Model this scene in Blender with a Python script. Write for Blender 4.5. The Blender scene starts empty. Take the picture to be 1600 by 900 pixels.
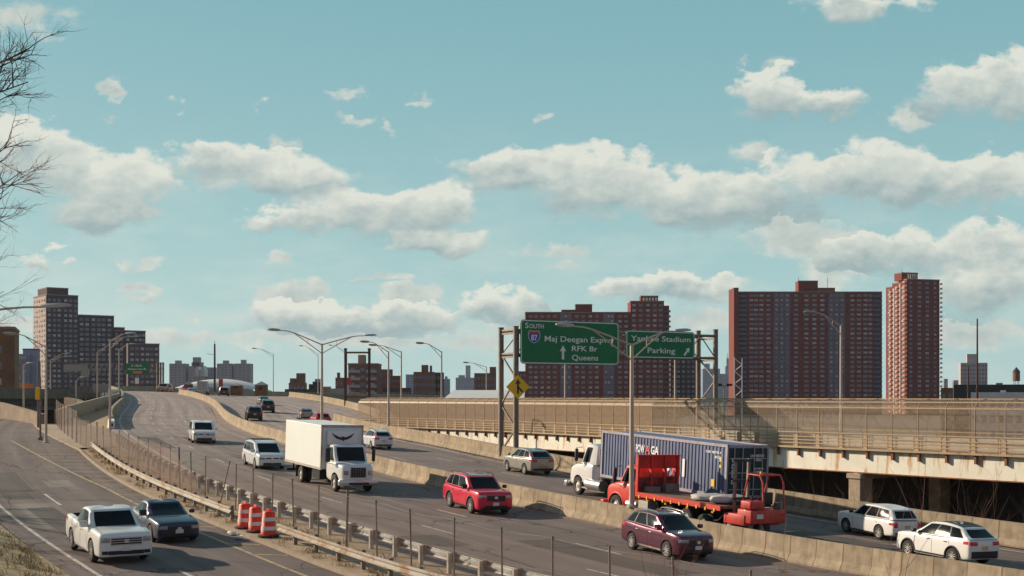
import bpy, bmesh, math, random
from mathutils import Vector, Matrix
from mathutils.bvhtree import BVHTree
R = math.radians
C = bpy.context.scene.collection
sc = bpy.context.scene

# ------------------------------------------------------------------ camera, sky, sun, exposure
CAM_H = 6.0
cam_d = bpy.data.cameras.new('camera')
cam_d.sensor_width = 36.0
cam_d.lens = 45.0
cam_d.shift_y = 170 / 1600
cam_d.clip_start = 0.5
cam_d.clip_end = 20000
cam = bpy.data.objects.new('camera', cam_d)
cam.location = (0, 0, CAM_H)
cam.rotation_euler = (R(90), 0, 0)
C.objects.link(cam)
sc.camera = cam

SUN_EL = 23.0
SUN_AZ_LEFT = 66.0          # degrees left (anticlockwise) of the view axis +Y
sun_dir = Vector((-math.sin(R(SUN_AZ_LEFT)) * math.cos(R(SUN_EL)), math.cos(R(SUN_AZ_LEFT)) * math.cos(R(SUN_EL)), math.sin(R(SUN_EL))))
sd = bpy.data.lights.new('sun', 'SUN')
sd.energy = 5.0
sd.angle = R(0.55)
sd.color = (1.0, 0.83, 0.64)
sun = bpy.data.objects.new('sun', sd)
sun.rotation_euler = (-sun_dir).to_track_quat('-Z', 'Y').to_euler()
C.objects.link(sun)

sc.view_settings.view_transform = 'Standard'
sc.view_settings.look = 'None'
sc.view_settings.exposure = 0.24
sc.view_settings.gamma = 1.0
sc.view_settings.use_curve_mapping = False
sc.cycles.max_bounces = 5
sc.cycles.diffuse_bounces = 2
sc.cycles.glossy_bounces = 3
sc.cycles.transparent_max_bounces = 16
sc.cycles.use_denoising = True

world = bpy.data.worlds.new('World')
sc.world = world
world.use_nodes = True
SKY_STRENGTH = 0.077
SKY_TINT = (1.0, 1.0, 0.86)
CLOUDS = [
 # centre and half axes of each cumulus, as direction slopes x/y, z/y times 2000 offset (800, 620)
 (150,295,125,62,1.1),(50,245,100,55,1.0),(10,195,50,32,.8),(45,25,100,32,.8),(175,338,70,22,.9),
 (335,250,85,27,1.0),(440,275,120,36,1.0),(455,225,36,16,.7),(570,335,140,38,.95),(440,350,95,22,.9),(680,330,95,42,.9),(680,382,80,20,1.),
 (790,265,95,30,.9),(900,280,150,48,1.1),(1050,315,165,50,1.05),(1190,345,165,36,.85),(1290,290,150,45,1.0),(1390,265,110,45,1.0),(1500,290,140,45,.9),(1580,270,90,35,.8),
 (1190,150,58,40,1.1),(1290,162,75,22,.9),(1420,180,50,24,.8),(1515,145,85,48,1.1),(1590,140,60,60,1.0),(1200,105,40,14,.6),
 (1330,10,85,26,1.0),(1440,0,60,14,.6),(1180,238,50,16,.6),
 (175,141,26,15,.9),(265,160,18,11,.7),(405,158,30,9,.7),(540,143,32,9,.7),(557,187,27,11,.8),(603,195,20,11,.7),(653,158,26,8,.7),(846,187,15,8,.6),(172,185,18,7,.6),
 (65,415,58,22,1.),(205,409,60,7,.6),(430,403,24,10,.8),(590,431,55,8,.7),(222,452,36,9,.7),(228,470,30,7,.6),(300,498,26,7,.7),
 (470,462,85,24,.8),(470,497,95,22,1.),(630,458,50,17,.9),(640,495,80,24,.9),(550,515,200,20,.7),(780,478,75,26,.9),(850,505,120,22,.7),
 (1050,452,150,24,.9),(1270,385,130,28,.8),(1420,395,130,34,.9),(1560,385,80,40,1.),(1540,450,110,40,.9),(1540,520,120,28,.6),(1330,425,90,20,.6),(870,392,70,14,.4),
 (1090,500,110,18,.6),(320,530,160,14,.5),(60,500,70,14,.5),(860,420,60,10,.4),(700,540,300,16,.5),
]
def build_world():
    nt = world.node_tree; N = nt.nodes; L = nt.links
    for n in list(N): N.remove(n)
    out = N.new('ShaderNodeOutputWorld'); bg = N.new('ShaderNodeBackground')
    L.new(bg.outputs[0], out.inputs[0]); bg.inputs[1].default_value = SKY_STRENGTH
    def M(op, a, b=None, c=None, clamp=False):
        n = N.new('ShaderNodeMath'); n.operation = op; n.use_clamp = clamp
        for i, v in enumerate((a, b, c)):
            if v is None: continue
            if isinstance(v, (int, float)): n.inputs[i].default_value = v
            else: L.new(v, n.inputs[i])
        return n.outputs[0]
    sky = N.new('ShaderNodeTexSky'); sky.sky_type = 'NISHITA'; sky.sun_disc = False
    sky.sun_elevation = R(SUN_EL); sky.sun_rotation = R(-SUN_AZ_LEFT)
    sky.air_density = 1.0; sky.dust_density = 2.0; sky.ozone_density = 1.0; sky.altitude = 10
    tint = N.new('ShaderNodeMix'); tint.data_type = 'RGBA'; tint.blend_type = 'MULTIPLY'; tint.inputs[0].default_value = 1
    L.new(sky.outputs[0], tint.inputs[6]); tint.inputs[7].default_value = (*SKY_TINT, 1)
    # the film's flat teal: pull the sky part of the way to its own mean
    flat = N.new('ShaderNodeMix'); flat.data_type = 'RGBA'; flat.inputs[0].default_value = 0.86
    L.new(tint.outputs[2], flat.inputs[6])
    tc = N.new('ShaderNodeTexCoord'); sep = N.new('ShaderNodeSeparateXYZ'); L.new(tc.outputs['Generated'], sep.inputs[0])
    ay = M('MAXIMUM', M('ABSOLUTE', sep.outputs[1]), 0.04)
    u = M('MULTIPLY_ADD', M('DIVIDE', sep.outputs[0], ay), 2000.0, 800.0)
    v = M('MULTIPLY_ADD', M('DIVIDE', sep.outputs[2], ay), -2000.0, 620.0)
    cmb = N.new('ShaderNodeCombineXYZ'); L.new(u, cmb.inputs[0]); L.new(v, cmb.inputs[1])
    def mixc(f, a, b_):
        n = N.new('ShaderNodeMix'); n.data_type = 'RGBA'; L.new(f, n.inputs[0])
        for i, c in ((6, a), (7, b_)):
            if isinstance(c, tuple): n.inputs[i].default_value = c
            else: L.new(c, n.inputs[i])
        return n.outputs[2]
    hz = M('POWER', M('SUBTRACT', 1.0, M('MULTIPLY', M('MAXIMUM', sep.outputs[2], 0.0), 2.6), clamp=True), 1.6)
    # whiter towards the horizon, teal ahead; unseen overhead and back dimmed, blued for shaded faces
    front = mixc(hz, SKY_TOP, SKY_LOW)
    front = mixc(M('MULTIPLY_ADD', sep.outputs[2], 1.9, -.62, True), front, SKY_ZENITH)
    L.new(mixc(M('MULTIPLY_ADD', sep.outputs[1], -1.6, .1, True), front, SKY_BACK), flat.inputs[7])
    def noise(scale, detail, vec, w=0.0, rough=.55, sy=1.5):
        mp = N.new('ShaderNodeMapping'); L.new(vec, mp.inputs[0])
        mp.inputs['Scale'].default_value = (scale, scale * sy, 1); mp.inputs['Location'].default_value = (w, w * 1.7, w)
        n = N.new('ShaderNodeTexNoise'); n.noise_dimensions = '2D'; n.inputs['Scale'].default_value = 1.0
        n.inputs['Detail'].default_value = detail; n.inputs['Roughness'].default_value = rough
        L.new(mp.outputs[0], n.inputs['Vector']); return n.outputs[0]
    n1 = noise(1 / 105, 8, cmb.outputs[0], 3.1, .6)
    sh_ = N.new('ShaderNodeVectorMath'); sh_.operation = 'ADD'; L.new(cmb.outputs[0], sh_.inputs[0]); sh_.inputs[1].default_value = (-9, -13, 0)
    n1b = noise(1 / 105, 6, sh_.outputs[0], 3.1, .6)
    wob = N.new('ShaderNodeVectorMath'); wob.operation = 'ADD'
    wc = N.new('ShaderNodeCombineXYZ')
    L.new(M('MULTIPLY_ADD', noise(1 / 60, 4, cmb.outputs[0], 9.), 90, -45), wc.inputs[0])
    L.new(M('MULTIPLY_ADD', noise(1 / 60, 4, cmb.outputs[0], 21.), 56, -28), wc.inputs[1])
    L.new(cmb.outputs[0], wob.inputs[0]); L.new(wc.outputs[0], wob.inputs[1])
    acc = None; accy = None
    for shaded in (True, False):       # the big cumulus carry a lit top and a grey base
        for (cx, cy, rx, ry, k) in CLOUDS:
            if (k >= .9 and ry >= 20) != shaded: continue
            rx *= 1.17; ry *= 1.27; k *= 1.45 if cy > 430 else (1.15 if cy > 375 else 1.0)
            vec = wob.outputs[0]
            if acc is not None:     # chained, so that the renderer evaluates one cloud at a time
                ch = N.new('ShaderNodeVectorMath'); ch.operation = 'MULTIPLY_ADD'; L.new(acc, ch.inputs[0]); ch.inputs[1].default_value = (1e-6,) * 3; L.new(vec, ch.inputs[2]); vec = ch.outputs[0]
            mp = N.new('ShaderNodeMapping'); L.new(vec, mp.inputs[0])
            mp.inputs['Scale'].default_value = (1 / rx, 1 / ry, 0); mp.inputs['Location'].default_value = (-cx / rx, -cy / ry, 0)
            gr = N.new('ShaderNodeTexGradient'); gr.gradient_type = 'SPHERICAL'; L.new(mp.outputs[0], gr.inputs[0])
            if shaded:
                sp = N.new('ShaderNodeSeparateXYZ'); L.new(mp.outputs[0], sp.inputs[0])
                cb = N.new('ShaderNodeCombineXYZ'); cb.inputs[0].default_value = 1; L.new(sp.outputs[1], cb.inputs[1])
                w3 = N.new('ShaderNodeVectorMath'); w3.operation = 'SCALE'; L.new(cb.outputs[0], w3.inputs[0]); L.new(M('MULTIPLY', gr.outputs['Fac'], k), w3.inputs['Scale'])
                if acc is None: acc = w3.outputs[0]
                else:
                    ad = N.new('ShaderNodeVectorMath'); ad.operation = 'ADD'; L.new(acc, ad.inputs[0]); L.new(w3.outputs[0], ad.inputs[1]); acc = ad.outputs[0]
            else: acc = M('MULTIPLY_ADD', gr.outputs['Fac'], k, acc)
        if shaded:
            sw = N.new('ShaderNodeSeparateXYZ'); L.new(acc, sw.inputs[0]); acc, WY = sw.outputs[0], sw.outputs[1]; WB = acc
    W = acc
    # away from the view: scattered clouds all round
    far = M('MULTIPLY', M('LESS_THAN', sep.outputs[1], 0.0), M('MULTIPLY_ADD', noise(1 / 420, 3, cmb.outputs[0], 5.), 1.6, -.75, True))
    W2 = M('ADD', W, far)
    dens = M('ADD', M('MULTIPLY', M('MINIMUM', W2, .85), 1.35), M('MULTIPLY_ADD', n1, 2.2, -1.26))
    dens = M('MULTIPLY', dens, M('GREATER_THAN', W2, 0.001))
    below = M('DIVIDE', WY, M('MAXIMUM', WB, .06))
    mr = N.new('ShaderNodeMapRange'); mr.interpolation_type = 'SMOOTHSTEP'
    L.new(M('MAXIMUM', M('MULTIPLY_ADD', below, .7, .68), .42), mr.inputs[2])
    L.new(dens, mr.inputs[0]); mr.inputs[1].default_value = -.02; mr.inputs[3].default_value = 0; mr.inputs[4].default_value = .86
    # lumps: lit on the side towards the sun, grey where more cloud lies above; thick bases darker
    shade = M('ADD', M('MULTIPLY_ADD', below, .9, .27), M('MULTIPLY', M('SUBTRACT', n1b, n1), 1.6))
    shade = M('ADD', shade, M('MULTIPLY', M('SUBTRACT', dens, .35), .28))
    cr = N.new('ShaderNodeMix'); cr.data_type = 'RGBA'; L.new(M('ADD', shade, .10, clamp=True), cr.inputs[0])
    cr.inputs[6].default_value = CLOUD_LIT; cr.inputs[7].default_value = CLOUD_SHADE
    # thin high veil joining the banks, thicker low down
    vb = M('MULTIPLY', M('MULTIPLY_ADD', v, 1 / 330, -.55, True), M('MULTIPLY_ADD', noise(1 / 230, 5, cmb.outputs[0], 31., .62, 3.2), 3.2, -1.35, True))
    flat2 = mixc(M('MULTIPLY', vb, .62), flat.outputs[2], (7.0, 7.9, 7.4, 1))
    mix = N.new('ShaderNodeMix'); mix.data_type = 'RGBA'
    up = M('GREATER_THAN', sep.outputs[2], 0.0)
    L.new(M('MULTIPLY', mr.outputs[0], up), mix.inputs[0]); L.new(flat2, mix.inputs[6]); L.new(cr.outputs[2], mix.inputs[7])
    L.new(mix.outputs[2], bg.inputs[0])
SKY_TOP = (2.15, 4.9, 5.6, 1)
SKY_LOW = (5.6, 8.1, 7.9, 1)
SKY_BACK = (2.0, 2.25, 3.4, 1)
SKY_ZENITH = (.8, 1.8, 2.6, 1)
CLOUD_LIT = (8.9, 8.8, 7.7, 1)
CLOUD_SHADE = (3.7, 4.7, 4.8, 1)
build_world()
world.cycles.sampling_method = 'MANUAL'
world.cycles.sample_map_resolution = 512
sc.cycles.volume_bounces = 0
# ------------------------------------------------------------------ the highway surface: axis, grade and crossfall
AX=[43.092,35.581,28.5,21.862,15.672,9.916,4.561,-0.442,-5.122,-9.499,-13.609,-17.498,-21.198,-24.7,-27.978,-31.02,-33.84,-36.48,-39.018,-41.558,-44.187,-46.952,-49.871,-52.947,-56.185,-59.59]
AY=[14.414,21.007,28.062,35.535,43.383,51.557,59.999,68.656,77.491,86.481,95.596,104.808,114.098,123.464,132.911,142.436,152.03,161.675,171.347,181.019,190.667,200.277,209.841,219.356,228.817,238.219]
AA=[.882,.818,.756,.696,.639,.588,.543,.505,.469,.437,.41,.389,.369,.347,.322,.297,.275,.259,.254,.26,.272,.288,.304,.321,.338,.356]
AZ=[-1.616,-1.376,-1.136,-.896,-.655,-.419,-.029,.322,.688,1.077,1.483,1.861,2.169,2.432,2.71,3.028,3.341,3.664,4.009,4.332,4.641,4.941,5.244,5.552,5.848,6.135]
AE=[.022,.021,.021,.019,.018,.016,.02,.021,.018,.018,.02,.022,.024,.025,.027,.029,.03,.032,.033,.034,.035,.036,.036,.037,.037,.037]
AD=[0]*4+[-.04,-.08,-.1,-.11,-.11,-.07,-.04,-.04,-.02,.02,.03,.07,.12,.15,.18,.2,.22,.23,.24,.25,.25,.25]
# beyond the crest the road bends right and levels off
for i in range(26,46):
    k=min(.0,.0004-(i-26)*.0035) if i<30 else -.0115
    a0=AA[-1];a1=a0+k*10;am=(a0+a1)/2
    AX.append(AX[-1]-10*math.sin(am));AY.append(AY[-1]+10*math.cos(am));AA.append(a1)
    sl=max(-.02,.026-.006*(i-26));AZ.append(AZ[-1]+10*sl);AE.append(.037);AD.append(.25)
S0=-60.
def _sp(v,s):
    u=(s-S0)/10;i=max(0,min(len(v)-2,int(math.floor(u))));w=u-i
    w=max(-.5,min(1.5,w))
    p1,p2=v[i],v[i+1];p0=v[i-1] if i>0 else 2*p1-p2;p3=v[i+2] if i+2<len(v) else 2*p2-p1
    return p1+.5*w*(p2-p0+w*(2*p0-5*p1+4*p2-p3+w*(3*(p1-p2)+p3-p0)))
def P(s,t,h=0.):
    a=_sp(AA,s);c,n=math.cos(a),math.sin(a)
    tc=max(-14.,min(14.,t))
    z=_sp(AZ,s)-_sp(AE,s)*tc-(_sp(AD,s) if t>.3 else (_sp(AD,s)*.5 if t>-.3 else 0))
    return (_sp(AX,s)+t*c,_sp(AY,s)+t*n,z+h)
def proj(p): return 800 + 2000 * p[0] / p[1], 620 - 2000 * (p[2] - 6) / p[1]
def ST(x, y):
    best = min(((P(s, 0)[0] - x) ** 2 + (P(s, 0)[1] - y) ** 2, s) for s in range(-60, 380, 5))
    s = best[1]
    for _ in range(6):
        p = P(s, 0); a = _sp(AA, s); s += (-math.sin(a) * (x - p[0]) + math.cos(a) * (y - p[1])) * .9
    p = P(s, 0); a = _sp(AA, s)
    return s, math.cos(a) * (x - p[0]) + math.sin(a) * (y - p[1])
def s_at(px, t, lo=-40, hi=330):
    """station where a line at offset t passes the bearing px"""
    best = None; s = lo
    while s < hi:
        p = P(s, t)
        if p[1] > 5:
            d = abs(800 + 2000 * p[0] / p[1] - px)
            if best is None or d < best[0]: best = (d, s)
        s += .25
    return best[1]
def W(px, py, d): return Vector(((px - 800) / 2000 * d, d, 6 - (py - 620) / 2000 * d))

# ------------------------------------------------------------------ mesh helpers
class MB:
    def __init__(s): s.v = []; s.f = []; s.m = []; s.uv = {}
    def add(s, vs, fs, mi=0, uvs=None, M=None):
        o = len(s.v)
        for p in vs: s.v.append(tuple(M @ Vector(p)) if M is not None else tuple(p))
        for f in fs:
            if uvs is not None: s.uv[len(s.f)] = [uvs[i] for i in f]
            s.f.append([i + o for i in f]); s.m.append(mi)
        return s
    def box(s, x0, x1, y0, y1, z0, z1, mi=0, M=None):
        vs = [(x, y, z) for z in (z0, z1) for y in (y0, y1) for x in (x0, x1)]
        return s.add(vs, [(0, 2, 3, 1), (4, 5, 7, 6), (0, 1, 5, 4), (2, 6, 7, 3), (0, 4, 6, 2), (1, 3, 7, 5)], mi, None, M)
    def bbox(s, x0, x1, y0, y1, z0, z1, b=.02, mi=0, M=None):
        """box with chamfered edges"""
        bm = bmesh.new()
        r = bmesh.ops.create_cube(bm, size=1)
        for v in bm.verts: v.co = Vector(((x0 + x1) / 2 + v.co.x * (x1 - x0), (y0 + y1) / 2 + v.co.y * (y1 - y0), (z0 + z1) / 2 + v.co.z * (z1 - z0)))
        bmesh.ops.bevel(bm, geom=bm.edges[:] , offset=b, segments=2, affect='EDGES', profile=.5)
        bm.verts.index_update()
        s.add([v.co.copy() for v in bm.verts], [[v.index for v in f.verts] for f in bm.faces], mi, None, M); bm.free()
        return s
    def rings(s, rs, mi=0, cap=True, closed=True, M=None):
        n = len(rs[0]); vs = [p for r in rs for p in r]; fs = []
        for i in range(len(rs) - 1):
            for j in range(n if closed else n - 1):
                k = (j + 1) % n; fs.append((i * n + j, i * n + k, (i + 1) * n + k, (i + 1) * n + j))
        if cap: fs.append(tuple(range(n - 1, -1, -1))); fs.append(tuple((len(rs) - 1) * n + j for j in range(n)))
        return s.add(vs, fs, mi, None, M)
    def tube(s, pts, r, n=8, mi=0, cap=True, M=None):
        pts = [Vector(p) for p in pts]; rs = r if isinstance(r, (list, tuple)) else [r] * len(pts); out = []
        prev = None
        for i, p in enumerate(pts):
            d = (pts[min(i + 1, len(pts) - 1)] - pts[max(i - 1, 0)]).normalized()
            a = Vector((0, 0, 1)) if abs(d.z) < .9 else Vector((1, 0, 0))
            if prev is not None: a = prev
            e1 = (a - d * a.dot(d)).normalized(); e2 = d.cross(e1); prev = e1
            out.append([p + (e1 * math.cos(2 * math.pi * k / n) + e2 * math.sin(2 * math.pi * k / n)) * rs[i] for k in range(n)])
        return s.rings(out, mi, cap, True, M)
    def bar(s, a, b, w, h, mi=0):
        """square bar from a to b"""
        a, b = Vector(a), Vector(b); d = (b - a).normalized(); up = Vector((0, 0, 1)) if abs(d.z) < .95 else Vector((0, 1, 0))
        e1 = d.cross(up).normalized(); e2 = e1.cross(d)
        q = [(-w / 2, -h / 2), (w / 2, -h / 2), (w / 2, h / 2), (-w / 2, h / 2)]
        return s.rings([[a + e1 * x + e2 * y for x, y in q], [b + e1 * x + e2 * y for x, y in q]], mi)
    def lathe(s, prof, n=20, mi=0, M=None, cap=False):
        rs = [[(r * math.cos(2 * math.pi * k / n), r * math.sin(2 * math.pi * k / n), z) for k in range(n)] for r, z in prof]
        return s.rings(rs, mi, cap, True, M)
    def prism(s, outline, z0, z1, mi=0, M=None):
        return s.rings([[(x, y, z0) for x, y in outline], [(x, y, z1) for x, y in outline]], mi, True, True, M)
    def quad(s, a, b, c, d, mi=0, uvs=None): return s.add([a, b, c, d], [(0, 1, 2, 3)], mi, uvs)
    def mesh(s, name, mats, smooth=None):
        me = bpy.data.meshes.new(name); me.from_pydata([tuple(p) for p in s.v], [], s.f)
        for m in (mats if isinstance(mats, (list, tuple)) else [mats]): me.materials.append(m)
        me.polygons.foreach_set('material_index', s.m)
        if s.uv:
            ul = me.uv_layers.new(name='UVMap')
            for p in me.polygons:
                u = s.uv.get(p.index)
                if u:
                    for k, li in enumerate(p.loop_indices): ul.data[li].uv = u[k]
        bm = bmesh.new(); bm.from_mesh(me); bmesh.ops.recalc_face_normals(bm, faces=bm.faces[:]); bm.to_mesh(me); bm.free()
        if smooth is not None:
            me.polygons.foreach_set('use_smooth', [True] * len(me.polygons)); me.set_sharp_from_angle(angle=R(smooth))
        me.update(); return me
    def build(s, name, mats, parent=None, smooth=None):
        return link(name, s.mesh(name, mats, smooth), parent)
def link(name, me, parent=None):
    o = bpy.data.objects.new(name, me); C.objects.link(o)
    if parent is not None: o.parent = parent
    return o
def tag(o, label=None, cat=None, group=None, kind=None):
    if label: o['label'] = label
    if cat: o['category'] = cat
    if group: o['group'] = group
    if kind: o['kind'] = kind
    return o
def empty(name, loc, label, cat, group=None, rot=None):
    o = bpy.data.objects.new(name, None); C.objects.link(o); o.location = loc; o.empty_display_size = .5
    if rot is not None: o.rotation_euler = rot
    return tag(o, label, cat, group)
def copy_tree(o, parent=None):
    c = o.copy(); C.objects.link(c)
    if parent is not None: c.parent = parent
    for ch in o.children: copy_tree(ch, c)
    return c
_tcache = {}
def text_geo(body, size=1.0, align='LEFT', bold=0.0, extrude=0.006):
    """letters as plain triangles lying in local XY, facing +Z"""
    key = (body, size, align, bold)
    if key in _tcache: return _tcache[key]
    cu = bpy.data.curves.new('t', 'FONT'); cu.body = body; cu.size = size; cu.align_x = align; cu.offset = bold; cu.extrude = extrude; cu.resolution_u = 3
    o = bpy.data.objects.new('t', cu); C.objects.link(o); bpy.context.view_layer.update()
    me = bpy.data.meshes.new_from_object(o.evaluated_get(bpy.context.evaluated_depsgraph_get()))
    r = ([v.co.copy() for v in me.vertices], [tuple(p.vertices) for p in me.polygons])
    bpy.data.objects.remove(o); bpy.data.curves.remove(cu); bpy.data.meshes.remove(me)
    _tcache[key] = r; return r

# ------------------------------------------------------------------ materials
def mat(name, col, rough=.7, metal=0., spec=.5, nscale=None, namt=.15, ncol=None, coord='Object', bump=0., coat=0., stretch=None, thresh=None, detail=5):
    m = bpy.data.materials.new(name); m.use_nodes = True; nt = m.node_tree; b = nt.nodes['Principled BSDF']
    b.inputs['Base Color'].default_value = (*col, 1); b.inputs['Roughness'].default_value = rough; b.inputs['Metallic'].default_value = metal
    b.inputs['Specular IOR Level'].default_value = spec
    if coat: b.inputs['Coat Weight'].default_value = coat; b.inputs['Coat Roughness'].default_value = .06
    if nscale:
        N = nt.nodes; L = nt.links
        if coord == 'World': g = N.new('ShaderNodeNewGeometry'); src = g.outputs['Position']
        else: g = N.new('ShaderNodeTexCoord'); src = g.outputs[coord]
        mp = N.new('ShaderNodeMapping'); L.new(src, mp.inputs[0]); mp.inputs['Scale'].default_value = stretch or (1, 1, 1)
        n = N.new('ShaderNodeTexNoise'); n.inputs['Scale'].default_value = nscale; n.inputs['Detail'].default_value = detail; n.inputs['Roughness'].default_value = .65
        L.new(mp.outputs[0], n.inputs['Vector'])
        cr = N.new('ShaderNodeValToRGB'); L.new(n.outputs[0], cr.inputs[0])
        lo, hi = thresh or (.3, .7)
        c2 = ncol or tuple(c * (1 - namt) for c in col); c1 = tuple(min(1, c * (1 + namt)) for c in col) if not ncol else col
        cr.color_ramp.elements[0].position = lo; cr.color_ramp.elements[1].position = hi
        cr.color_ramp.elements[0].color = (*c2, 1); cr.color_ramp.elements[1].color = (*c1, 1)
        L.new(cr.outputs[0], b.inputs['Base Color'])
        if bump:
            bp = N.new('ShaderNodeBump'); bp.inputs['Strength'].default_value = bump; L.new(n.outputs[0], bp.inputs['Height']); L.new(bp.outputs[0], b.inputs['Normal'])
    return m
def road_mat(name, base, patchy=.25, deck=False):
    """asphalt: aggregate grain, wheel tracks and tar along the lane (UV = along, across)"""
    m = bpy.data.materials.new(name); m.use_nodes = True; nt = m.node_tree; N = nt.nodes; L = nt.links; b = N['Principled BSDF']
    uv = N.new('ShaderNodeUVMap'); uv.uv_map = 'UVMap'
    def nz(sx, sy, det, w):
        mp = N.new('ShaderNodeMapping'); L.new(uv.outputs[0], mp.inputs[0]); mp.inputs['Scale'].default_value = (sx, sy, 1); mp.inputs['Location'].default_value = (w, w, 0)
        n = N.new('ShaderNodeTexNoise'); n.noise_dimensions = '2D'; n.inputs['Scale'].default_value = 1; n.inputs['Detail'].default_value = det; n.inputs['Roughness'].default_value = .6
        L.new(mp.outputs[0], n.inputs['Vector']); return n.outputs[0]
    def mth(op, a, b_=None, c=None):
        n = N.new('ShaderNodeMath'); n.operation = op
        for i, v in enumerate((a, b_, c)):
            if v is None: continue
            if isinstance(v, (int, float)): n.inputs[i].default_value = v
            else: L.new(v, n.inputs[i])
        return n.outputs[0]
    s1 = nz(.03, 1.1, 4, 2.); s2 = nz(.25, .3, 4, 7.); s3 = nz(9., 9., 3, 1.); s4 = nz(.015, 3.5, 3, 11.)
    k = mth('ADD', mth('MULTIPLY', s1, .5), mth('MULTIPLY', s2, .35)); k = mth('ADD', k, mth('MULTIPLY', s3, .2)); k = mth('ADD', k, mth('MULTIPLY', s4, .3))
    spu = N.new('ShaderNodeSeparateXYZ'); L.new(uv.outputs[0], spu.inputs[0])
    lane = mth('COSINE', mth('MULTIPLY', mth('ADD', spu.outputs[1], .35), 2 * math.pi / 1.79)); k = mth('ADD', k, mth('MULTIPLY', lane, mth('MULTIPLY', s2, .10)))
    cr = N.new('ShaderNodeValToRGB'); L.new(k, cr.inputs[0]); e = cr.color_ramp.elements
    e[0].position = .42; e[1].position = .95
    e[0].color = (*[c * (1 - patchy) for c in base], 1); e[1].color = (*[c * (1 + patchy * 1.3) for c in base], 1)
    col = cr.outputs[0]
    if deck:      # paler up the climb: older deck, with grazing-view brightness put into the colour
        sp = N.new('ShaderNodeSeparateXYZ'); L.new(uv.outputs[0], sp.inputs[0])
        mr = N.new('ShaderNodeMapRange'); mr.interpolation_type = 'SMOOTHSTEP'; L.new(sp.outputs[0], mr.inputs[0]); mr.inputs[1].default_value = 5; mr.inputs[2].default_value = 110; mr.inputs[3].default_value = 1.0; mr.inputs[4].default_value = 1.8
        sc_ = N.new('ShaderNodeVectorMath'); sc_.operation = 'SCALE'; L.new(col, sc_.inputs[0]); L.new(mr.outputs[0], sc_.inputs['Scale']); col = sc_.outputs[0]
    # tar joints and filled cracks
    ck = N.new('ShaderNodeTexVoronoi'); ck.feature = 'DISTANCE_TO_EDGE'; ck.inputs['Scale'].default_value = 1
    mp = N.new('ShaderNodeMapping'); L.new(uv.outputs[0], mp.inputs[0]); mp.inputs['Scale'].default_value = (.085, .16, 1)
    nv = N.new('ShaderNodeVectorMath'); nv.operation = 'ADD'; L.new(mp.outputs[0], nv.inputs[0])
    cn = N.new('ShaderNodeCombineXYZ'); L.new(mth('MULTIPLY', s2, .55), cn.inputs[0]); L.new(mth('MULTIPLY', s1, .3), cn.inputs[1]); L.new(cn.outputs[0], nv.inputs[1])
    L.new(nv.outputs[0], ck.inputs['Vector'])
    crk = mth('LESS_THAN', ck.outputs[0], .0065)
    mx = N.new('ShaderNodeMix'); mx.data_type = 'RGBA'; L.new(mth('MULTIPLY', crk, .65), mx.inputs[0]); L.new(col, mx.inputs[6]); mx.inputs[7].default_value = (.02, .018, .018, 1)
    L.new(mx.outputs[2], b.inputs['Base Color']); b.inputs['Roughness'].default_value = .85; b.inputs['Specular IOR Level'].default_value = .3
    bp = N.new('ShaderNodeBump'); bp.inputs['Strength'].default_value = .25; L.new(s3, bp.inputs['Height']); L.new(bp.outputs[0], b.inputs['Normal'])
    return m
def concrete_joint_mat(name, base, pitch, rust=True):
    """cast barrier: joint every `pitch` metres along U, stains running down, odd tone per bay"""
    m = bpy.data.materials.new(name); m.use_nodes = True; nt = m.node_tree; N = nt.nodes; L = nt.links; b = N['Principled BSDF']
    uv = N.new('ShaderNodeUVMap'); uv.uv_map = 'UVMap'; sp = N.new('ShaderNodeSeparateXYZ'); L.new(uv.outputs[0], sp.inputs[0])
    def mth(op, a, b_=None, c=None):
        n = N.new('ShaderNodeMath'); n.operation = op
        for i, v in enumerate((a, b_, c)):
            if v is None: continue
            if isinstance(v, (int, float)): n.inputs[i].default_value = v
            else: L.new(v, n.inputs[i])
        return n.outputs[0]
    q = mth('DIVIDE', sp.outputs[0], pitch); fr = mth('FRACT', q)
    bay = mth('FLOOR', q); wn = N.new('ShaderNodeTexWhiteNoise'); wn.noise_dimensions = '1D'; L.new(bay, wn.inputs['W'])
    wid = mth('MULTIPLY_ADD', wn.outputs[0], .03, .018)
    joint = mth('LESS_THAN', fr, wid)
    g = N.new('ShaderNodeNewGeometry'); n = N.new('ShaderNodeTexNoise'); n.inputs['Scale'].default_value = 2.2; n.inputs['Detail'].default_value = 6
    L.new(g.outputs['Position'], n.inputs['Vector'])
    mp = N.new('ShaderNodeMapping'); L.new(g.outputs['Position'], mp.inputs[0]); mp.inputs['Scale'].default_value = (6, 6, .7)
    n2 = N.new('ShaderNodeTexNoise'); n2.inputs['Scale'].default_value = 1; n2.inputs['Detail'].default_value = 4; L.new(mp.outputs[0], n2.inputs['Vector'])
    k = mth('ADD', mth('MULTIPLY', n.outputs[0], .6), mth('MULTIPLY', n2.outputs[0], .35)); k = mth('ADD', k, mth('MULTIPLY', wn.outputs[0], .14))
    cr = N.new('ShaderNodeValToRGB'); L.new(k, cr.inputs[0]); e = cr.color_ramp.elements; e[0].position = .38; e[1].position = .72
    e[0].color = (*[c * .58 for c in base], 1); e[1].color = (*[c * 1.12 for c in base], 1)
    mx = N.new('ShaderNodeMix'); mx.data_type = 'RGBA'; L.new(mth('MULTIPLY', joint, .75), mx.inputs[0]); L.new(cr.outputs[0], mx.inputs[6])
    mx.inputs[7].default_value = (.12, .065, .04, 1) if rust else (.09, .08, .07, 1)
    L.new(mx.outputs[2], b.inputs['Base Color']); b.inputs['Roughness'].default_value = .9; b.inputs['Specular IOR Level'].default_value = .2
    return m
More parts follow.
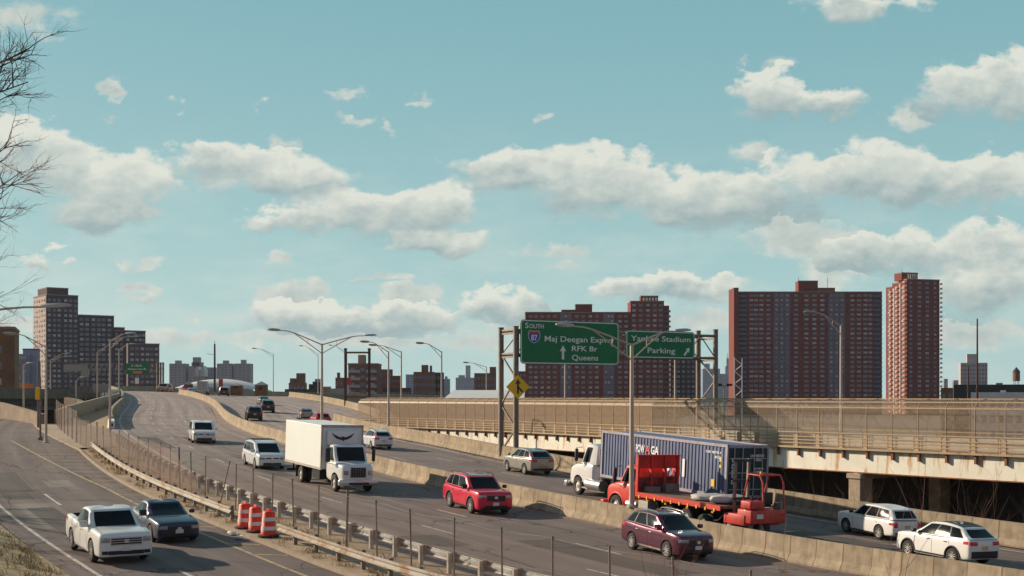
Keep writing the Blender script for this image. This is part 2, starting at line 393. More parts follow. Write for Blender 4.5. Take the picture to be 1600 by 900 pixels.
def mesh_mat(name, col, pitch, w, rough=.5):
    """woven wire: diamonds cut by UV (metres), open between the wires"""
    m = bpy.data.materials.new(name); m.use_nodes = True; nt = m.node_tree; N = nt.nodes; L = nt.links
    b = N['Principled BSDF']; out = N['Material Output']; b.inputs['Base Color'].default_value = (*col, 1); b.inputs['Roughness'].default_value = rough
    uv = N.new('ShaderNodeUVMap'); uv.uv_map = 'UVMap'; sp = N.new('ShaderNodeSeparateXYZ'); L.new(uv.outputs[0], sp.inputs[0])
    def mth(op, a, b_):
        n = N.new('ShaderNodeMath'); n.operation = op
        for i, v in enumerate((a, b_)):
            if isinstance(v, (int, float)): n.inputs[i].default_value = v
            else: L.new(v, n.inputs[i])
        return n.outputs[0]
    a = mth('LESS_THAN', mth('FRACT', mth('DIVIDE', mth('ADD', sp.outputs[0], sp.outputs[1]), pitch), 0), w)
    c = mth('LESS_THAN', mth('FRACT', mth('DIVIDE', mth('SUBTRACT', sp.outputs[0], sp.outputs[1]), pitch), 0), w)
    k = mth('MAXIMUM', a, c)
    t = N.new('ShaderNodeBsdfTransparent'); mx = N.new('ShaderNodeMixShader'); L.new(k, mx.inputs[0]); L.new(t.outputs[0], mx.inputs[1]); L.new(b.outputs[0], mx.inputs[2]); L.new(mx.outputs[0], out.inputs[0])
    return m
def paint(name, col, metal=.0, rough=.28): return mat(name, col, rough, metal, .5, coat=.6)
MT = {
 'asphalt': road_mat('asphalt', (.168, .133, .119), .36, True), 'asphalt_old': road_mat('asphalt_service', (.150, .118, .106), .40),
 'asphalt_patch': road_mat('asphalt_patch', (.095, .08, .072), .3), 'asphalt_pale': road_mat('asphalt_pale_patch', (.20, .17, .145), .3),
 'line_white': mat('line_white', (.52, .48, .41), .8, nscale=3.2, ncol=(.20, .165, .14), coord='World', thresh=(.36, .50), detail=8), 'line_yellow': mat('line_yellow', (.47, .35, .17), .8, nscale=3.0, ncol=(.19, .15, .12), coord='World', thresh=(.38, .54), detail=8),
 'barrier': concrete_joint_mat('barrier_concrete', (.40, .32, .225), 1.32), 'barrier_far': concrete_joint_mat('barrier_concrete_far', (.37, .295, .205), 1.5, True),
 'dirt': mat('dirt', (.35, .25, .155), .95, nscale=1.3, namt=.35, coord='World', bump=.3), 'drygrass': mat('dry_grass_ground', (.30, .225, .12), .95, nscale=3.0, namt=.45, coord='World', bump=.5),
 'kerb': mat('kerb_concrete', (.36, .28, .20), .9, nscale=2, namt=.2, coord='World'), 'ground': mat('ground_earth', (.11, .09, .07), .95, nscale=.3, namt=.3, coord='World'),
 'galv': mat('galvanised_steel', (.42, .39, .36), .5, .55, nscale=3, namt=.2), 'galv_dark': mat('weathered_steel', (.22, .18, .15), .6, .4, nscale=4, namt=.3),
 'rail_white': mat('guardrail_bleached', (.43, .385, .32), .55, .2, nscale=1.2, ncol=(.30, .18, .10), coord='World', thresh=(.36, .52)),
 'rail_galv': mat('guardrail_galvanised', (.40, .39, .37), .45, .6, nscale=2, namt=.25, coord='World'),
 'post_wood': mat('blockout_timber', (.22, .16, .11), .85, nscale=5, namt=.3), 'post_pale': mat('post_pale_steel', (.47, .41, .34), .6, .2, nscale=3, namt=.2),
 'pole': mat('lamp_post_steel', (.52, .42, .35), .5, .35, nscale=1.5, namt=.12), 'lamp_head': mat('lamp_head_grey', (.42, .40, .38), .5, .3),
 'cage_paint': mat('cage_beige_paint', (.40, .285, .17), .7, nscale=2.5, ncol=(.28, .14, .065), coord='World', thresh=(.30, .42)),
 'cage_mesh': mesh_mat('cage_wire', (.36, .26, .165), .055, .15), 'cage_mesh_dense': mesh_mat('cage_wire_dense', (.25, .155, .08), .05, .43), 'link_open': mesh_mat('chain_link_open', (.20, .13, .10), .06, .07), 'link_mesh': mesh_mat('chain_link_wire', (.20, .125, .09), .06, .28),
 'rust': mat('rust', (.24, .10, .045), .9, nscale=4, namt=.4, coord='World'),
 'black': mat('black_plastic', (.02, .02, .021), .55), 'rubber': mat('tyre_rubber', (.022, .021, .021), .85), 'chrome': mat('chrome', (.62, .60, .58), .30, .9),
 'alloy': mat('alloy_rim', (.55, .53, .50), .35, .7), 'steel_rim': mat('steel_rim', (.55, .52, .47), .5, .3), 'under': mat('underbody', (.014, .013, .013), .9),
 'glass': mat('vehicle_glass', (.006, .008, .010), .08, 0, .22), 'lamp_clear': mat('lamp_lens', (.33, .34, .34), .12, .5, .7), 'lamp_red': mat('tail_lens', (.55, .02, .03), .2, 0, .6), 'lamp_amber': mat('amber_lens', (.75, .25, .03), .2),
 'plate': mat('licence_plate', (.62, .62, .60), .5), 'plate_gold': mat('licence_plate_gold', (.65, .40, .12), .5), 'white': mat('white_lettering', (.82, .82, .78), .5), 'offwhite': mat('sign_white', (.78, .77, .70), .45),
 'sign_green': mat('sign_green', (.003, .17, .055), .55, nscale=1.1, namt=.12), 'sign_back': mat('sign_aluminium', (.36, .32, .29), .5, .4), 'sign_yellow': mat('sign_yellow', (.88, .52, .02), .5), 'sign_blue': mat('shield_blue', (.05, .09, .42), .5), 'sign_red': mat('shield_red', (.52, .05, .05), .5), 'sign_orange': mat('sign_orange', (.75, .22, .04), .5), 'sign_black': mat('sign_black', (.02, .02, .02), .5),
 'drum': mat('drum_orange', (.80, .045, .012), .5, nscale=5, namt=.15), 'drum_white': mat('drum_band', (.72, .70, .66), .4),
 'bark': mat('bark', (.085, .055, .042), .9, nscale=6, namt=.35), 'twig': mat('red_twig', (.20, .085, .06), .85), 'brush': mat('brush_twig', (.20, .115, .06), .9),
}
HAZE = .00005
# ------------------------------------------------------------------ ground, roads, markings
def strip(mb, s0, s1, t0, t1, h=0., ds=2.0, dt=3.0, mi=0, tf0=None, tf1=None):
    """surface ribbon following the road between offsets t0..t1 (or functions of s)"""
    n = max(1, int(math.ceil((s1 - s0) / ds))); vs = []; uv = []
    w = max(abs((tf1(s0) if tf1 else t1) - (tf0(s0) if tf0 else t0)), .1); k = max(1, int(math.ceil(w / dt)))
    for i in range(n + 1):
        s = s0 + (s1 - s0) * i / n; a = tf0(s) if tf0 else t0; b = tf1(s) if tf1 else t1
        for j in range(k + 1):
            t = a + (b - a) * j / k; vs.append(P(s, t, h)); uv.append((s, t))
    fs = [(i * (k + 1) + j, i * (k + 1) + j + 1, (i + 1) * (k + 1) + j + 1, (i + 1) * (k + 1) + j) for i in range(n) for j in range(k)]
    mb.add(vs, fs, mi, uv)
def extr(mb, s0, s1, prof, t, ds=2.0, mi=0, tf=None, hf=None, cap=True):
    """closed profile (dt, dz) swept along the road; UV = (s, round-profile length)"""
    n = max(1, int(math.ceil((s1 - s0) / ds))); m = len(prof); base = len(mb.v); vs = []
    cum = [0.]
    for j in range(m): a, b = prof[j], prof[(j + 1) % m]; cum.append(cum[-1] + math.hypot(a[0] - b[0], a[1] - b[1]))
    for i in range(n + 1):
        s = s0 + (s1 - s0) * i / n; tt = tf(s) if tf else t; p0 = P(s, tt); hs = hf(s) if hf else 1.
        for (dt, dz) in prof:
            q = P(s, tt + dt); vs.append((q[0], q[1], p0[2] + dz * hs))
    o = len(mb.v); mb.v += vs
    for i in range(n):
        sa = s0 + (s1 - s0) * i / n; sb = s0 + (s1 - s0) * (i + 1) / n
        for j in range(m):
            k = (j + 1) % m; mb.uv[len(mb.f)] = [(sa, cum[j]), (sa, cum[j + 1]), (sb, cum[j + 1]), (sb, cum[j])]
            mb.f.append([o + i * m + j, o + i * m + k, o + (i + 1) * m + k, o + (i + 1) * m + j]); mb.m.append(mi)
    if cap:
        for i in (0, n):
            mb.uv[len(mb.f)] = [(s0 + .5, cum[j]) for j in range(m)]; mb.f.append([o + i * m + j for j in range(m)]); mb.m.append(mi)
def ramp_t(s):
    if s < 100: return 12.5
    if s < 112: return 12.5 + (s - 100) / 12 * 7.5
    return 20. + (s - 112) * .03 if s < 200 else 22.6
g = MB(); g.quad((-3000, -500, -4.6), (3000, -500, -4.6), (3000, 4200, -4.6), (-3000, 4200, -4.6))
tag(g.build('ground', MT['ground']), kind='structure')
# winter air: far things fade towards blue
hm = bpy.data.materials.new('haze_air'); hm.use_nodes = True
for n_ in list(hm.node_tree.nodes): hm.node_tree.nodes.remove(n_)
ho_ = hm.node_tree.nodes.new('ShaderNodeOutputMaterial'); pv = hm.node_tree.nodes.new('ShaderNodeVolumePrincipled'); hm.node_tree.links.new(pv.outputs[0], ho_.inputs['Volume'])
pv.inputs['Color'].default_value = (.78, .86, 1.0, 1); pv.inputs['Density'].default_value = HAZE; pv.inputs['Anisotropy'].default_value = .2
hz_ = MB(); hz_.box(-3050, 3050, -550, 4250, -5.6, 150); tag(hz_.build('haze', hm), kind='stuff')
# highway body: deck with retaining faces
hw = MB()
strip(hw, -58, 360, -13.4, -.28); 
strip(hw, -58, 360, .28, 12.5)
strip(hw, 100, 360, 12.5, 20, tf1=ramp_t)
strip(hw, -58, 360, -.28, .28)
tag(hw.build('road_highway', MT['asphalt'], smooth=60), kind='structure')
em = MB()
for s0, s1, t0f in ((-58, 100, lambda s: 13.35), (100, 360, lambda s: ramp_t(s) + .75)):
    n = int((s1 - s0) / 3); vs = []
    for i in range(n + 1):
        s = s0 + (s1 - s0) * i / n; a = P(s, t0f(s)); b = P(s, t0f(s) + .0); vs += [(a[0], a[1], a[2] + .02), (b[0], b[1], -4.7)]
    em.add(vs, [(2 * i, 2 * i + 1, 2 * i + 3, 2 * i + 2) for i in range(n)])
n = 60; vs = []
for i in range(n + 1):
    s = 82 + (360 - 82) * i / n; tt = a_t(s) if False else max(-18.4, min(-13.75, -18.4 + (s - 82) / 54 * 4.65)); a = P(s, tt); vs += [(a[0], a[1], a[2] + .02), (a[0], a[1], -4.7)]
em.add(vs, [(2 * i, 2 * i + 1, 2 * i + 3, 2 * i + 2) for i in range(n)])
tag(em.build('terrain_embankment', MT['kerb']), kind='structure')
# strip between highway and service road (dirt), service road, left verge
dm = MB(); strip(dm, -58, 84, -17.3, -13.4, .03, tf0=lambda s: -17.3 if s < 45 else -17.3 - (s - 45) * .085); strip(dm, 84, 137, -18, -13.4, .03, tf0=lambda s: min(-13.45, -18.4 + (s - 82) / 54 * 4.8))
tag(dm.build('ground_divider', MT['dirt'], smooth=60), kind='structure')
sv = MB(); strip(sv, -58, 46, -25.6, -17.3); strip(sv, 46, 95, -60, -17.3, tf1=lambda s: -17.3 - max(0, s - 46) * .085, dt=5)
tag(sv.build('road_service', MT['asphalt_old'], smooth=60), kind='structure')
vg = MB(); strip(vg, -58, 46, -60, -25.6, .05, dt=3)
tag(vg.build('ground_verge', MT['drygrass'], smooth=60), kind='structure')
# earth bank lying beside the service road, low in front
bk = MB(); rng = random.Random(4); rows = []
for i in range(30):
    s = -8 + 21 * i / 29; row = []
    for j in range(12):
        u = j / 11; t = -25.7 - u * 7.5; env = math.sin(math.pi * min(1, max(0, i / 29)) ) ** .6
        p = P(s, t); row.append((p[0], p[1], p[2] + .03 + env * (.62 * math.sin(min(1, u * 1.6) * math.pi / 2) + rng.uniform(-.05, .05)) ))
    rows.append(row)
bk.rings(rows, 0, False, False)
tag(bk.build('terrain_earth_bank', MT['drygrass'], smooth=80), kind='structure')
# kerb of the divider
kb = MB(); extr(kb, -58, 46, [(-.0, 0), (-.02, .14), (.16, .14), (.18, 0)], -17.34, 2.); extr(kb, 46, 80, [(-.0, 0), (-.02, .14), (.16, .14), (.18, 0)], 0, 2., tf=lambda s: -17.34 - (s - 46) * .085)
tag(kb.build('pavement_kerb', MT['kerb']), kind='structure')
sw = MB(); strip(sw, 47, 82, 0, 0, .145, tf0=lambda s: -17.2 - (s - 46) * .085, tf1=lambda s: -17.2 - (s - 46) * .085 + 2.2)
tag(sw.build('pavement', MT['kerb']), kind='structure')
mk = MB(); H = .006
def dashes(t, a, b, ln=3.05, gap=9.15, s_ref=0., w=.14, tf=None):
    k = math.floor((a - s_ref) / (ln + gap)); s = s_ref + k * (ln + gap)
    while s < b:
        if s + ln > a: strip(mk, max(a, s), min(b, s + ln), t - w / 2, t + w / 2, H, ds=1.5)
        s += ln + gap
dashes(-5.1, -58, 300, s_ref=4.6); dashes(-8.7, -58, 300, s_ref=-.9); dashes(4.82, -58, 300, s_ref=11.9); dashes(8.14, -58, 300, s_ref=23.6)
strip(mk, -58, 330, -12.15, -12.0, H); strip(mk, -58, 330, 11.62, 11.77, H)
strip(mk, 104, 196, 0, 0, H, tf0=lambda s: 12.1 + (s - 104) * .025, tf1=lambda s: 12.32 + (s - 104) * .025)
strip(mk, -58, 46, -24.75, -24.6, H); dashes(-22.0, -58, 20, 5.2, 7.0, s_ref=14.2)
tag(mk.build('road_markings_white', MT['line_white']), kind='structure')
mk = MB(); strip(mk, -58, 330, -1.32, -1.18, H); strip(mk, -58, 330, 1.18, 1.32, H)
yl = lambda s: -18.55 if s < 20 else (-18.55 - (s - 20) ** 1.25 * .035)
strip(mk, -58, 58, 0, 0, H, tf0=lambda s: yl(s) - .08, tf1=lambda s: yl(s) + .08)
for i in range(23):
    s = -3 + i * 2.6
    kt = -17.45 - max(0, s - 46) * .085
    mk.add([P(s, yl(s) + .1, H), P(s + .16, yl(s) + .1, H), P(s - .5, kt, H), P(s - .66, kt, H)], [(0, 1, 2, 3)])
tag(mk.build('road_markings_yellow', MT['line_yellow']), kind='structure')

# resurfaced patches and deck joints
rp = random.Random(9)
for nm, mt_, n_ in (('road_patch_dark', 'asphalt_patch', 11), ('road_patch_pale', 'asphalt_pale', 9)):
    pm_ = MB()
    for _ in range(n_):
        z_ = rp.random(); a = rp.uniform(-20, 60 if nm.endswith('dark') else 120); ln_ = rp.uniform(3, 14)
        t0 = rp.choice((-11.8, -8.3, -4.7, 1.5, 5.1, 8.4)) + rp.uniform(0, 1.2); w_ = rp.uniform(.9, 2.2)
        if z_ < .25: a = rp.uniform(-5, 40); t0 = rp.choice((-24.3, -21.6)) + rp.uniform(0, .8)
        strip(pm_, a, a + ln_, t0, t0 + w_, .003 if nm.endswith('dark') else .002)
    tag(pm_.build(nm, MT[mt_]), kind='structure')
jm = MB()
for k_ in range(9):
    s_ = 62 + k_ * 21.
    strip(jm, s_, s_ + .16, -12.9, -.35, .004, ds=1); strip(jm, s_ + .5, s_ + .66, .35, 12.6, .004, ds=1)
tag(jm.build('road_deck_joints', MT['asphalt_patch']), kind='structure')

# ------------------------------------------------------------------ barriers
JER = [(-.30, 0), (-.30, .08), (-.14, .34), (-.075, 1.0), (.075, 1.0), (.14, .34), (.30, .08), (.30, 0)]
b = MB(); extr(b, -56, 340, [(x, z) for x, z in JER], 0, 1.32)
tag(b.build('median_barrier', MT['barrier']), 'long jointed concrete median barrier between the two highway carriageways', 'barrier')
FB = [(-.28, 0), (-.28, .08), (-.12, .34), (-.05, 1.06), (.22, 1.06), (.22, 0)]
b = MB(); extr(b, -56, 103, FB, 13.1, 1.5)
tag(b.build('side_barrier', MT['barrier_far']), 'pale concrete barrier between the far carriageway and the rusty white bridge', 'barrier')
b = MB(); extr(b, 112, 350, FB, 0, 2., tf=lambda s: ramp_t(s) + .4)
tag(b.build('ramp_barrier', MT['barrier_far']), 'pale concrete barrier curving up along the merging ramp below the brick skyline', 'barrier')
b = MB(); PA = [(-.18, -.3), (-.18, 1.05), (.14, 1.05), (.20, .5), (.30, .1), (.30, 0)]
extr(b, 78, 350, PA, 0, 2., tf=lambda s: -13.0 if s < 136 else -13.35)
tag(b.build('edge_barrier', MT['barrier_far']), 'curved concrete barrier with crash cushion along the outer edge of the climbing highway', 'barrier')
b = MB(); extr(b, 82, 140, [(-.15, -.5), (-.15, 1.5), (.15, 1.5), (.15, -.1)], 0, 2., tf=lambda s: min(-13.75, -18.3 + (s - 82) / 54 * 4.6))
tag(b.build('parapet_wall', MT['kerb']), 'straight brown parapet wall running from the fence end up to the highway', 'wall')
o = empty('crash_cushion', P(76.2, -13.1), 'pale crash cushion with black chevron at the nose of the edge barrier', 'crash cushion', rot=(0, 0, _sp(AA, 76)))
m = MB(); m.rings([[(-.28, -1.6, 0), (.28, -1.6, 0), (.26, -1.5, .72), (-.26, -1.5, .72)], [(-.34, 1.4, 0), (.34, 1.4, 0), (.30, 1.4, .9), (-.30, 1.4, .9)]], 0); m.build('body', MT['offwhite'], o)
m = MB(); m.bbox(-.13, .13, -1.62, -1.57, .2, .5, .01); m.build('marker_plate', MT['black'], o)

# ------------------------------------------------------------------ guard rails and fences of the divider
WB = [(0, -.155), (.05, -.12), (.05, -.075), (-.03, -.02), (-.03, .02), (.05, .075), (.05, .12), (0, .155), (-.012, .155), (.036, .11), (.036, .08), (-.045, .02), (-.045, -.02), (.036, -.08), (.036, -.11), (-.012, -.155)]
def guardrail(name, label, s0, s1, t, zc, flip, pitch, railm, postm, block):
    a = P(s0, t); o = empty(name, a, label, 'guard rail'); inv = Vector(a)
    def rel(p): return Vector(p) - inv
    m = MB(); sgn = -1 if flip else 1
    extr(m, s0, s1, [(x * sgn, z + zc) for x, z in WB], t, 1.9); m.v = [tuple(rel(v)) for v in m.v]
    m.build('rail', railm, o, smooth=40)
    k = 0; s = s0 + .4; pm = None
    while s < s1:
        p = P(s, t - sgn * .22); an = _sp(AA, s)
        if pm is None:
            q = MB(); q.box(-.075, .075, -.055, .055, -.3, zc + .17); pm = q.mesh('post', postm)
            q = MB(); q.box(-.1, .1, -.075, .075, zc - .18, zc + .19); bmh = q.mesh('blockout', block)
        po = link('post', pm, o); po.location = rel(p); po.rotation_euler = (0, 0, an)
        if block:
            bo = link('blockout', bmh, po); bo.location = (sgn * .17, 0, 0)
        s += pitch
    return o
guardrail('guard_rail', 'bleached white guard rail with rusty patches beside the hatched service road', 5.2, 46, -16.5, .55, True, 1.9, MT['rail_white'], MT['galv_dark'], None)
guardrail('guard_rail', 'bleached guard rail length starting behind the three orange drums', -40, -.4, -16.5, .55, True, 1.9, MT['rail_white'], MT['galv_dark'], None)
guardrail('guard_rail', 'shiny galvanised guard rail seen from behind with dark blockouts beside near carriageway', -40, 54, -13.75, .56, False, 1.9, MT['rail_galv'], MT['post_pale'], MT['post_wood'])
# chain link fence: leaning bare posts with a top wire, wire mesh still hung on its upper end
rng = random.Random(7)
fo = empty('chain_link_fence', P(52, -15), 'rusty chain link fence with slim posts between the two guard rails', 'fence'); fb = Vector(P(52, -15))
def f_t(s): return -14.9 - max(0, s - 24) * .075
q = MB(); q.tube([(0, 0, -.2), (0, 0, 2.15)], .032, 8); q.lathe([(.04, 2.15), (.04, 2.2), (.0, 2.22)], 8); pm = q.mesh('post', MT['galv_dark'], 40)
q = MB(); q.tube([(0, 0, -.2), (0, 0, 2.3)], .05, 8); pm2 = q.mesh('post', MT['galv_dark'], 40)
s = -26.; sp_ = []
while s < 54:
    p = Vector(P(s, f_t(s))); po = link('post', pm if len(sp_) % 9 else pm2, fo); po.location = p - fb
    lean = rng.uniform(-.03, .03); 
    if 11 < s < 13: lean = .22
    po.rotation_euler = (rng.uniform(-.02, .02), lean, 0); sp_.append(s); s += 2.55 + rng.uniform(-.15, .15)
m = MB()
for z in (2.1, 1.1):
    pts = [Vector(P(s, f_t(s), z - .05 * math.sin(s * 1.3))) - fb for s in [(-26 + i * 1.3) for i in range(62)]]
    m.tube(pts, .006, 4)
m.build('tension_wire', MT['galv_dark'], fo)
m = MB(); n = 40; vs = []; uv = []
for i in range(n + 1):
    s = 16 + 38 * i / n
    for z in (.05, 2.05 if s > 22 else 1.0 + (s - 16) * .17): vs.append(Vector(P(s, f_t(s) - .05, z)) - fb); uv.append((s, z))
m.add(vs, [(2 * i, 2 * i + 1, 2 * i + 3, 2 * i + 2) for i in range(n)], 0, uv)
m.build('wire_mesh', MT['link_mesh'], fo)
m = MB(); vs = []; uv = []
for i in range(43):
    s = -26 + i
    for z in (.05, 2.02 - .06 * math.sin(i * 1.7)): vs.append(Vector(P(s, f_t(s) - .05, z)) - fb); uv.append((s, z))
m.add(vs, [(2 * i, 2 * i + 1, 2 * i + 3, 2 * i + 2) for i in range(42)], 0, uv); m.build('wire_mesh', MT['link_open'], fo)
# tall fence closing the end of the divider, at the parapet
eo = empty('chain_link_fence', P(53, -17), 'tall brown chain link fence closing off the end of the parapet wall', 'fence'); eb = Vector(P(53, -17))
cor = [(53, -17.0), (66, -17.5), (82, -18.3)]
m = MB(); d = 0
for (a, b_) in zip(cor, cor[1:]):
    n = 6; vs = []; uv = []
    for i in range(n + 1):
        s = a[0] + (b_[0] - a[0]) * i / n; t = a[1] + (b_[1] - a[1]) * i / n
        for z in (0, 2.6): vs.append(Vector(P(s, t, z)) - eb); uv.append((s, z))
    m.add(vs, [(2 * i, 2 * i + 1, 2 * i + 3, 2 * i + 2) for i in range(n)], 0, uv)
m.build('wire_mesh', MT['link_mesh'], eo)
for i in range(8):
    s = 53 + i * 4; t = -17 - (s - 53) / 29 * 1.3; q = MB(); q.tube([(0, 0, -.1), (0, 0, 2.7)], .035, 6)
    po = q.build('post', MT['galv_dark'], eo, 40); po.location = Vector(P(s, t)) - eb

# ------------------------------------------------------------------ traffic drums
def drum(s, t, label, tilt):
    o = empty('traffic_drum', P(s, t, .03), label, 'traffic drum', 'orange traffic drums in the rail gap', rot=(tilt, 0, rng.uniform(0, 6))); o.scale = (1.05, 1.05, 1.04)
    m = MB(); m.lathe([(.42, 0), (.42, .06), (.36, .1)], 20, 0, cap=True); m.build('base', MT['rubber'], o, 40)
    m = MB(); m.lathe([(.30, .09), (.30, .25), (.285, .27), (.285, .42), (.27, .44), (.27, .60), (.255, .62), (.255, .78), (.24, .8), (.24, .95), (.2, 1.0), (.1, 1.02)], 20, 0, cap=True); m.bbox(-.12, .12, -.02, .02, 1.0, 1.09, .01); m.build('body', MT['drum'], o, 40)
    for z in (.275, .625):
        m = MB(); r = .295 if z < .5 else .263; m.lathe([(r, z), (r - .008, z + .15)], 20, 0); m.build('reflective_band', MT['drum_white'], o, 40)
drum(3.3, -16.5, 'orange and white drum standing deepest behind the other two', .0); drum(2.1, -16.45, 'orange and white drum standing between two other drums', .03); drum(.6, -16.5, 'orange and white drum nearest the open end of the guard rail', -.02)

# dry grass and weeds in the divider and on the bank
rng = random.Random(12); m = MB()
def blade(p, h, a, lean): 
    d = Vector((math.cos(a), math.sin(a), 0)); w = Vector((-d.y, d.x, 0)) * .012; q = Vector(p); m.add([q - w, q + w, q + d * lean * h * .5 + Vector((0, 0, h * .65)) + w * .6, q + d * lean * h + Vector((0, 0, h))], [(0, 1, 2), (0, 2, 3)])
for i in range(430):
    z_ = rng.random()
    if z_ < .55: s = rng.uniform(-8, 13); t = -25.9 - rng.random() ** 1.5 * 6
    elif z_ < .8: s = rng.uniform(-14, 50); t = -16.9 + rng.random() * .7
    else: s = rng.uniform(-14, 50); t = -15.4 + rng.random() * 1.2
    if t < -25.7 and s < 13: i_ = (s + 8) / 21; u = (-25.7 - t) / 7.5; env = math.sin(math.pi * min(1, max(0, i_))) ** .6; lift = env * .6 * math.sin(min(1, u * 1.6) * math.pi / 2)
    else: lift = 0
    c = Vector(P(s, t, lift))
    for _ in range(rng.randint(8, 22)): blade(c + Vector((rng.gauss(0, .13), rng.gauss(0, .13), 0)), rng.uniform(.08, .30), rng.uniform(0, 6.28), rng.uniform(.2, .9))
tag(m.build('dry_grass', mat('dry_grass_blades', (.34, .24, .12), .9, nscale=.6, namt=.45, coord='World')), kind='stuff')
for i, (s, t, lab) in enumerate(((1.8, -17.6, 'crumpled white paper litter lying beside the drums'), (.6, -17.7, 'second white litter scrap in front of the drums'), (-6.5, -15.6, 'white plastic scrap between the guard rails'))):
    q = MB(); r_ = random.Random(i); q.rings([[(math.cos(a) * r * r_.uniform(.7, 1.2), math.sin(a) * r * r_.uniform(.7, 1.2), z + r_.uniform(-.02, .02)) for a in [k * .785 for k in range(8)]] for r, z in ((.16, .0), (.2, .06), (.1, .13))], 0); o = q.build('litter', MT['offwhite']); o.location = P(s, t, .03); tag(o, lab, 'litter', 'litter on the divider')
# ------------------------------------------------------------------ the caged bridge beside the highway
BR = [(48, 48), (42, 56.5), (36, 64.5), (30, 72.3), (24, 80.6), (17.6, 90.5), (10, 106), (-.6, 126), (-9.6, 140.5), (-18.2, 151.5)]
def br_path():
    out = []
    for i in range(len(BR) - 1):
        p0 = BR[max(i - 1, 0)]; p1 = BR[i]; p2 = BR[i + 1]; p3 = BR[min(i + 2, len(BR) - 1)]
        for k in range(20):
            w = k / 20
            out.append(tuple(p1[a] + .5 * w * (p2[a] - p0[a] + w * (2 * p0[a] - 5 * p1[a] + 4 * p2[a] - p3[a] + w * (3 * (p1[a] - p2[a]) + p3[a] - p0[a]))) for a in (0, 1)))
    out.append(BR[-1]); return out
_bp = br_path(); _bl = [0.]
for a, b in zip(_bp, _bp[1:]): _bl.append(_bl[-1] + math.hypot(a[0] - b[0], a[1] - b[1]))
BL = _bl[-1]
def bp(l, off=0., z=0.):
    l = max(0, min(BL - 1e-4, l)); i = 0; lo, hi = 0, len(_bl) - 1
    while hi - lo > 1:
        mid = (lo + hi) // 2
        if _bl[mid] <= l: lo = mid
        else: hi = mid
    a, b = _bp[lo], _bp[lo + 1]; w = (l - _bl[lo]) / (_bl[lo + 1] - _bl[lo]); dx, dy = b[0] - a[0], b[1] - a[1]; n = math.hypot(dx, dy)
    return Vector((a[0] + dx * w + dy / n * off, a[1] + dy * w - dx / n * off, z)), math.atan2(dy, dx)
DZ = 2.66
def br_sweep(mb, prof, l0=0., l1=None, step=2., mi=0, closed=True):
    l1 = BL if l1 is None else l1; n = int((l1 - l0) / step); rs = []
    for i in range(n + 1): rs.append([bp(l0 + (l1 - l0) * i / n, o, z)[0] - bo_ for o, z in prof])
    mb.rings(rs, mi, closed, closed)
bo_ = Vector((17.6, 90.5, 0))
bridge = empty('bridge', bo_, 'low road bridge with beige mesh cage walkway and rust streaked white girder', 'bridge')
m = MB(); br_sweep(m, [(-.12, DZ), (-.12, DZ - .13), (9.6, DZ - .13), (9.6, DZ)]); m.build('deck', MT['cage_paint'], bridge)
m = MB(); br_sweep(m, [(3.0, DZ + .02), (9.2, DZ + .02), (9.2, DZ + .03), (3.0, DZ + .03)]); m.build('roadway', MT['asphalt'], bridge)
# girder: painted plate streaked with rust
gm = bpy.data.materials.new('girder_cream_paint'); gm.use_nodes = True
def _girder(m):
    nt = m.node_tree; N = nt.nodes; L = nt.links; b = N['Principled BSDF']; g = N.new('ShaderNodeNewGeometry')
    def nz(scale, st, det):
        mp = N.new('ShaderNodeMapping'); L.new(g.outputs['Position'], mp.inputs[0]); mp.inputs['Scale'].default_value = st
        n = N.new('ShaderNodeTexNoise'); n.inputs['Scale'].default_value = scale; n.inputs['Detail'].default_value = det; n.inputs['Roughness'].default_value = .6; L.new(mp.outputs[0], n.inputs['Vector']); return n.outputs[0]
    a = nz(1.9, (1, 1, .16), 5); c = nz(.6, (1, 1, 1), 4)
    def ramp(src, lo, hi, c0, c1):
        r = N.new('ShaderNodeValToRGB'); L.new(src, r.inputs[0]); e = r.color_ramp.elements; e[0].position = lo; e[1].position = hi; e[0].color = c0; e[1].color = c1; return r.outputs[0]
    base = ramp(c, .3, .7, (.68, .64, .52, 1), (.80, .77, .66, 1)); st = ramp(a, .56, .66, (0, 0, 0, 1), (1, 1, 1, 1))
    mx = N.new('ShaderNodeMix'); mx.data_type = 'RGBA'; L.new(st, mx.inputs[0]); L.new(base, mx.inputs[6]); mx.inputs[7].default_value = (.50, .27, .10, 1)
    L.new(mx.outputs[2], b.inputs['Base Color']); b.inputs['Roughness'].default_value = .6
_girder(gm); MT['girder'] = gm
m = MB(); br_sweep(m, [(.22, DZ - .135), (.22, 1.12), (.26, 1.12), (.26, DZ - .135)]); br_sweep(m, [(.05, 1.115), (.05, 1.06), (.5, 1.06), (.5, 1.115)], mi=1); br_sweep(m, [(9.1, DZ - .135), (9.1, 1.12), (9.2, 1.12), (9.2, DZ - .135)])
m.build('girder', [gm, MT['rust']], bridge)
m = MB(); 
for o in (3.2, 6.2): br_sweep(m, [(o, DZ - .135), (o, 1.2), (o + .05, 1.2), (o + .05, DZ - .135)])
m.build('inner_girder', MT['rust'], bridge)
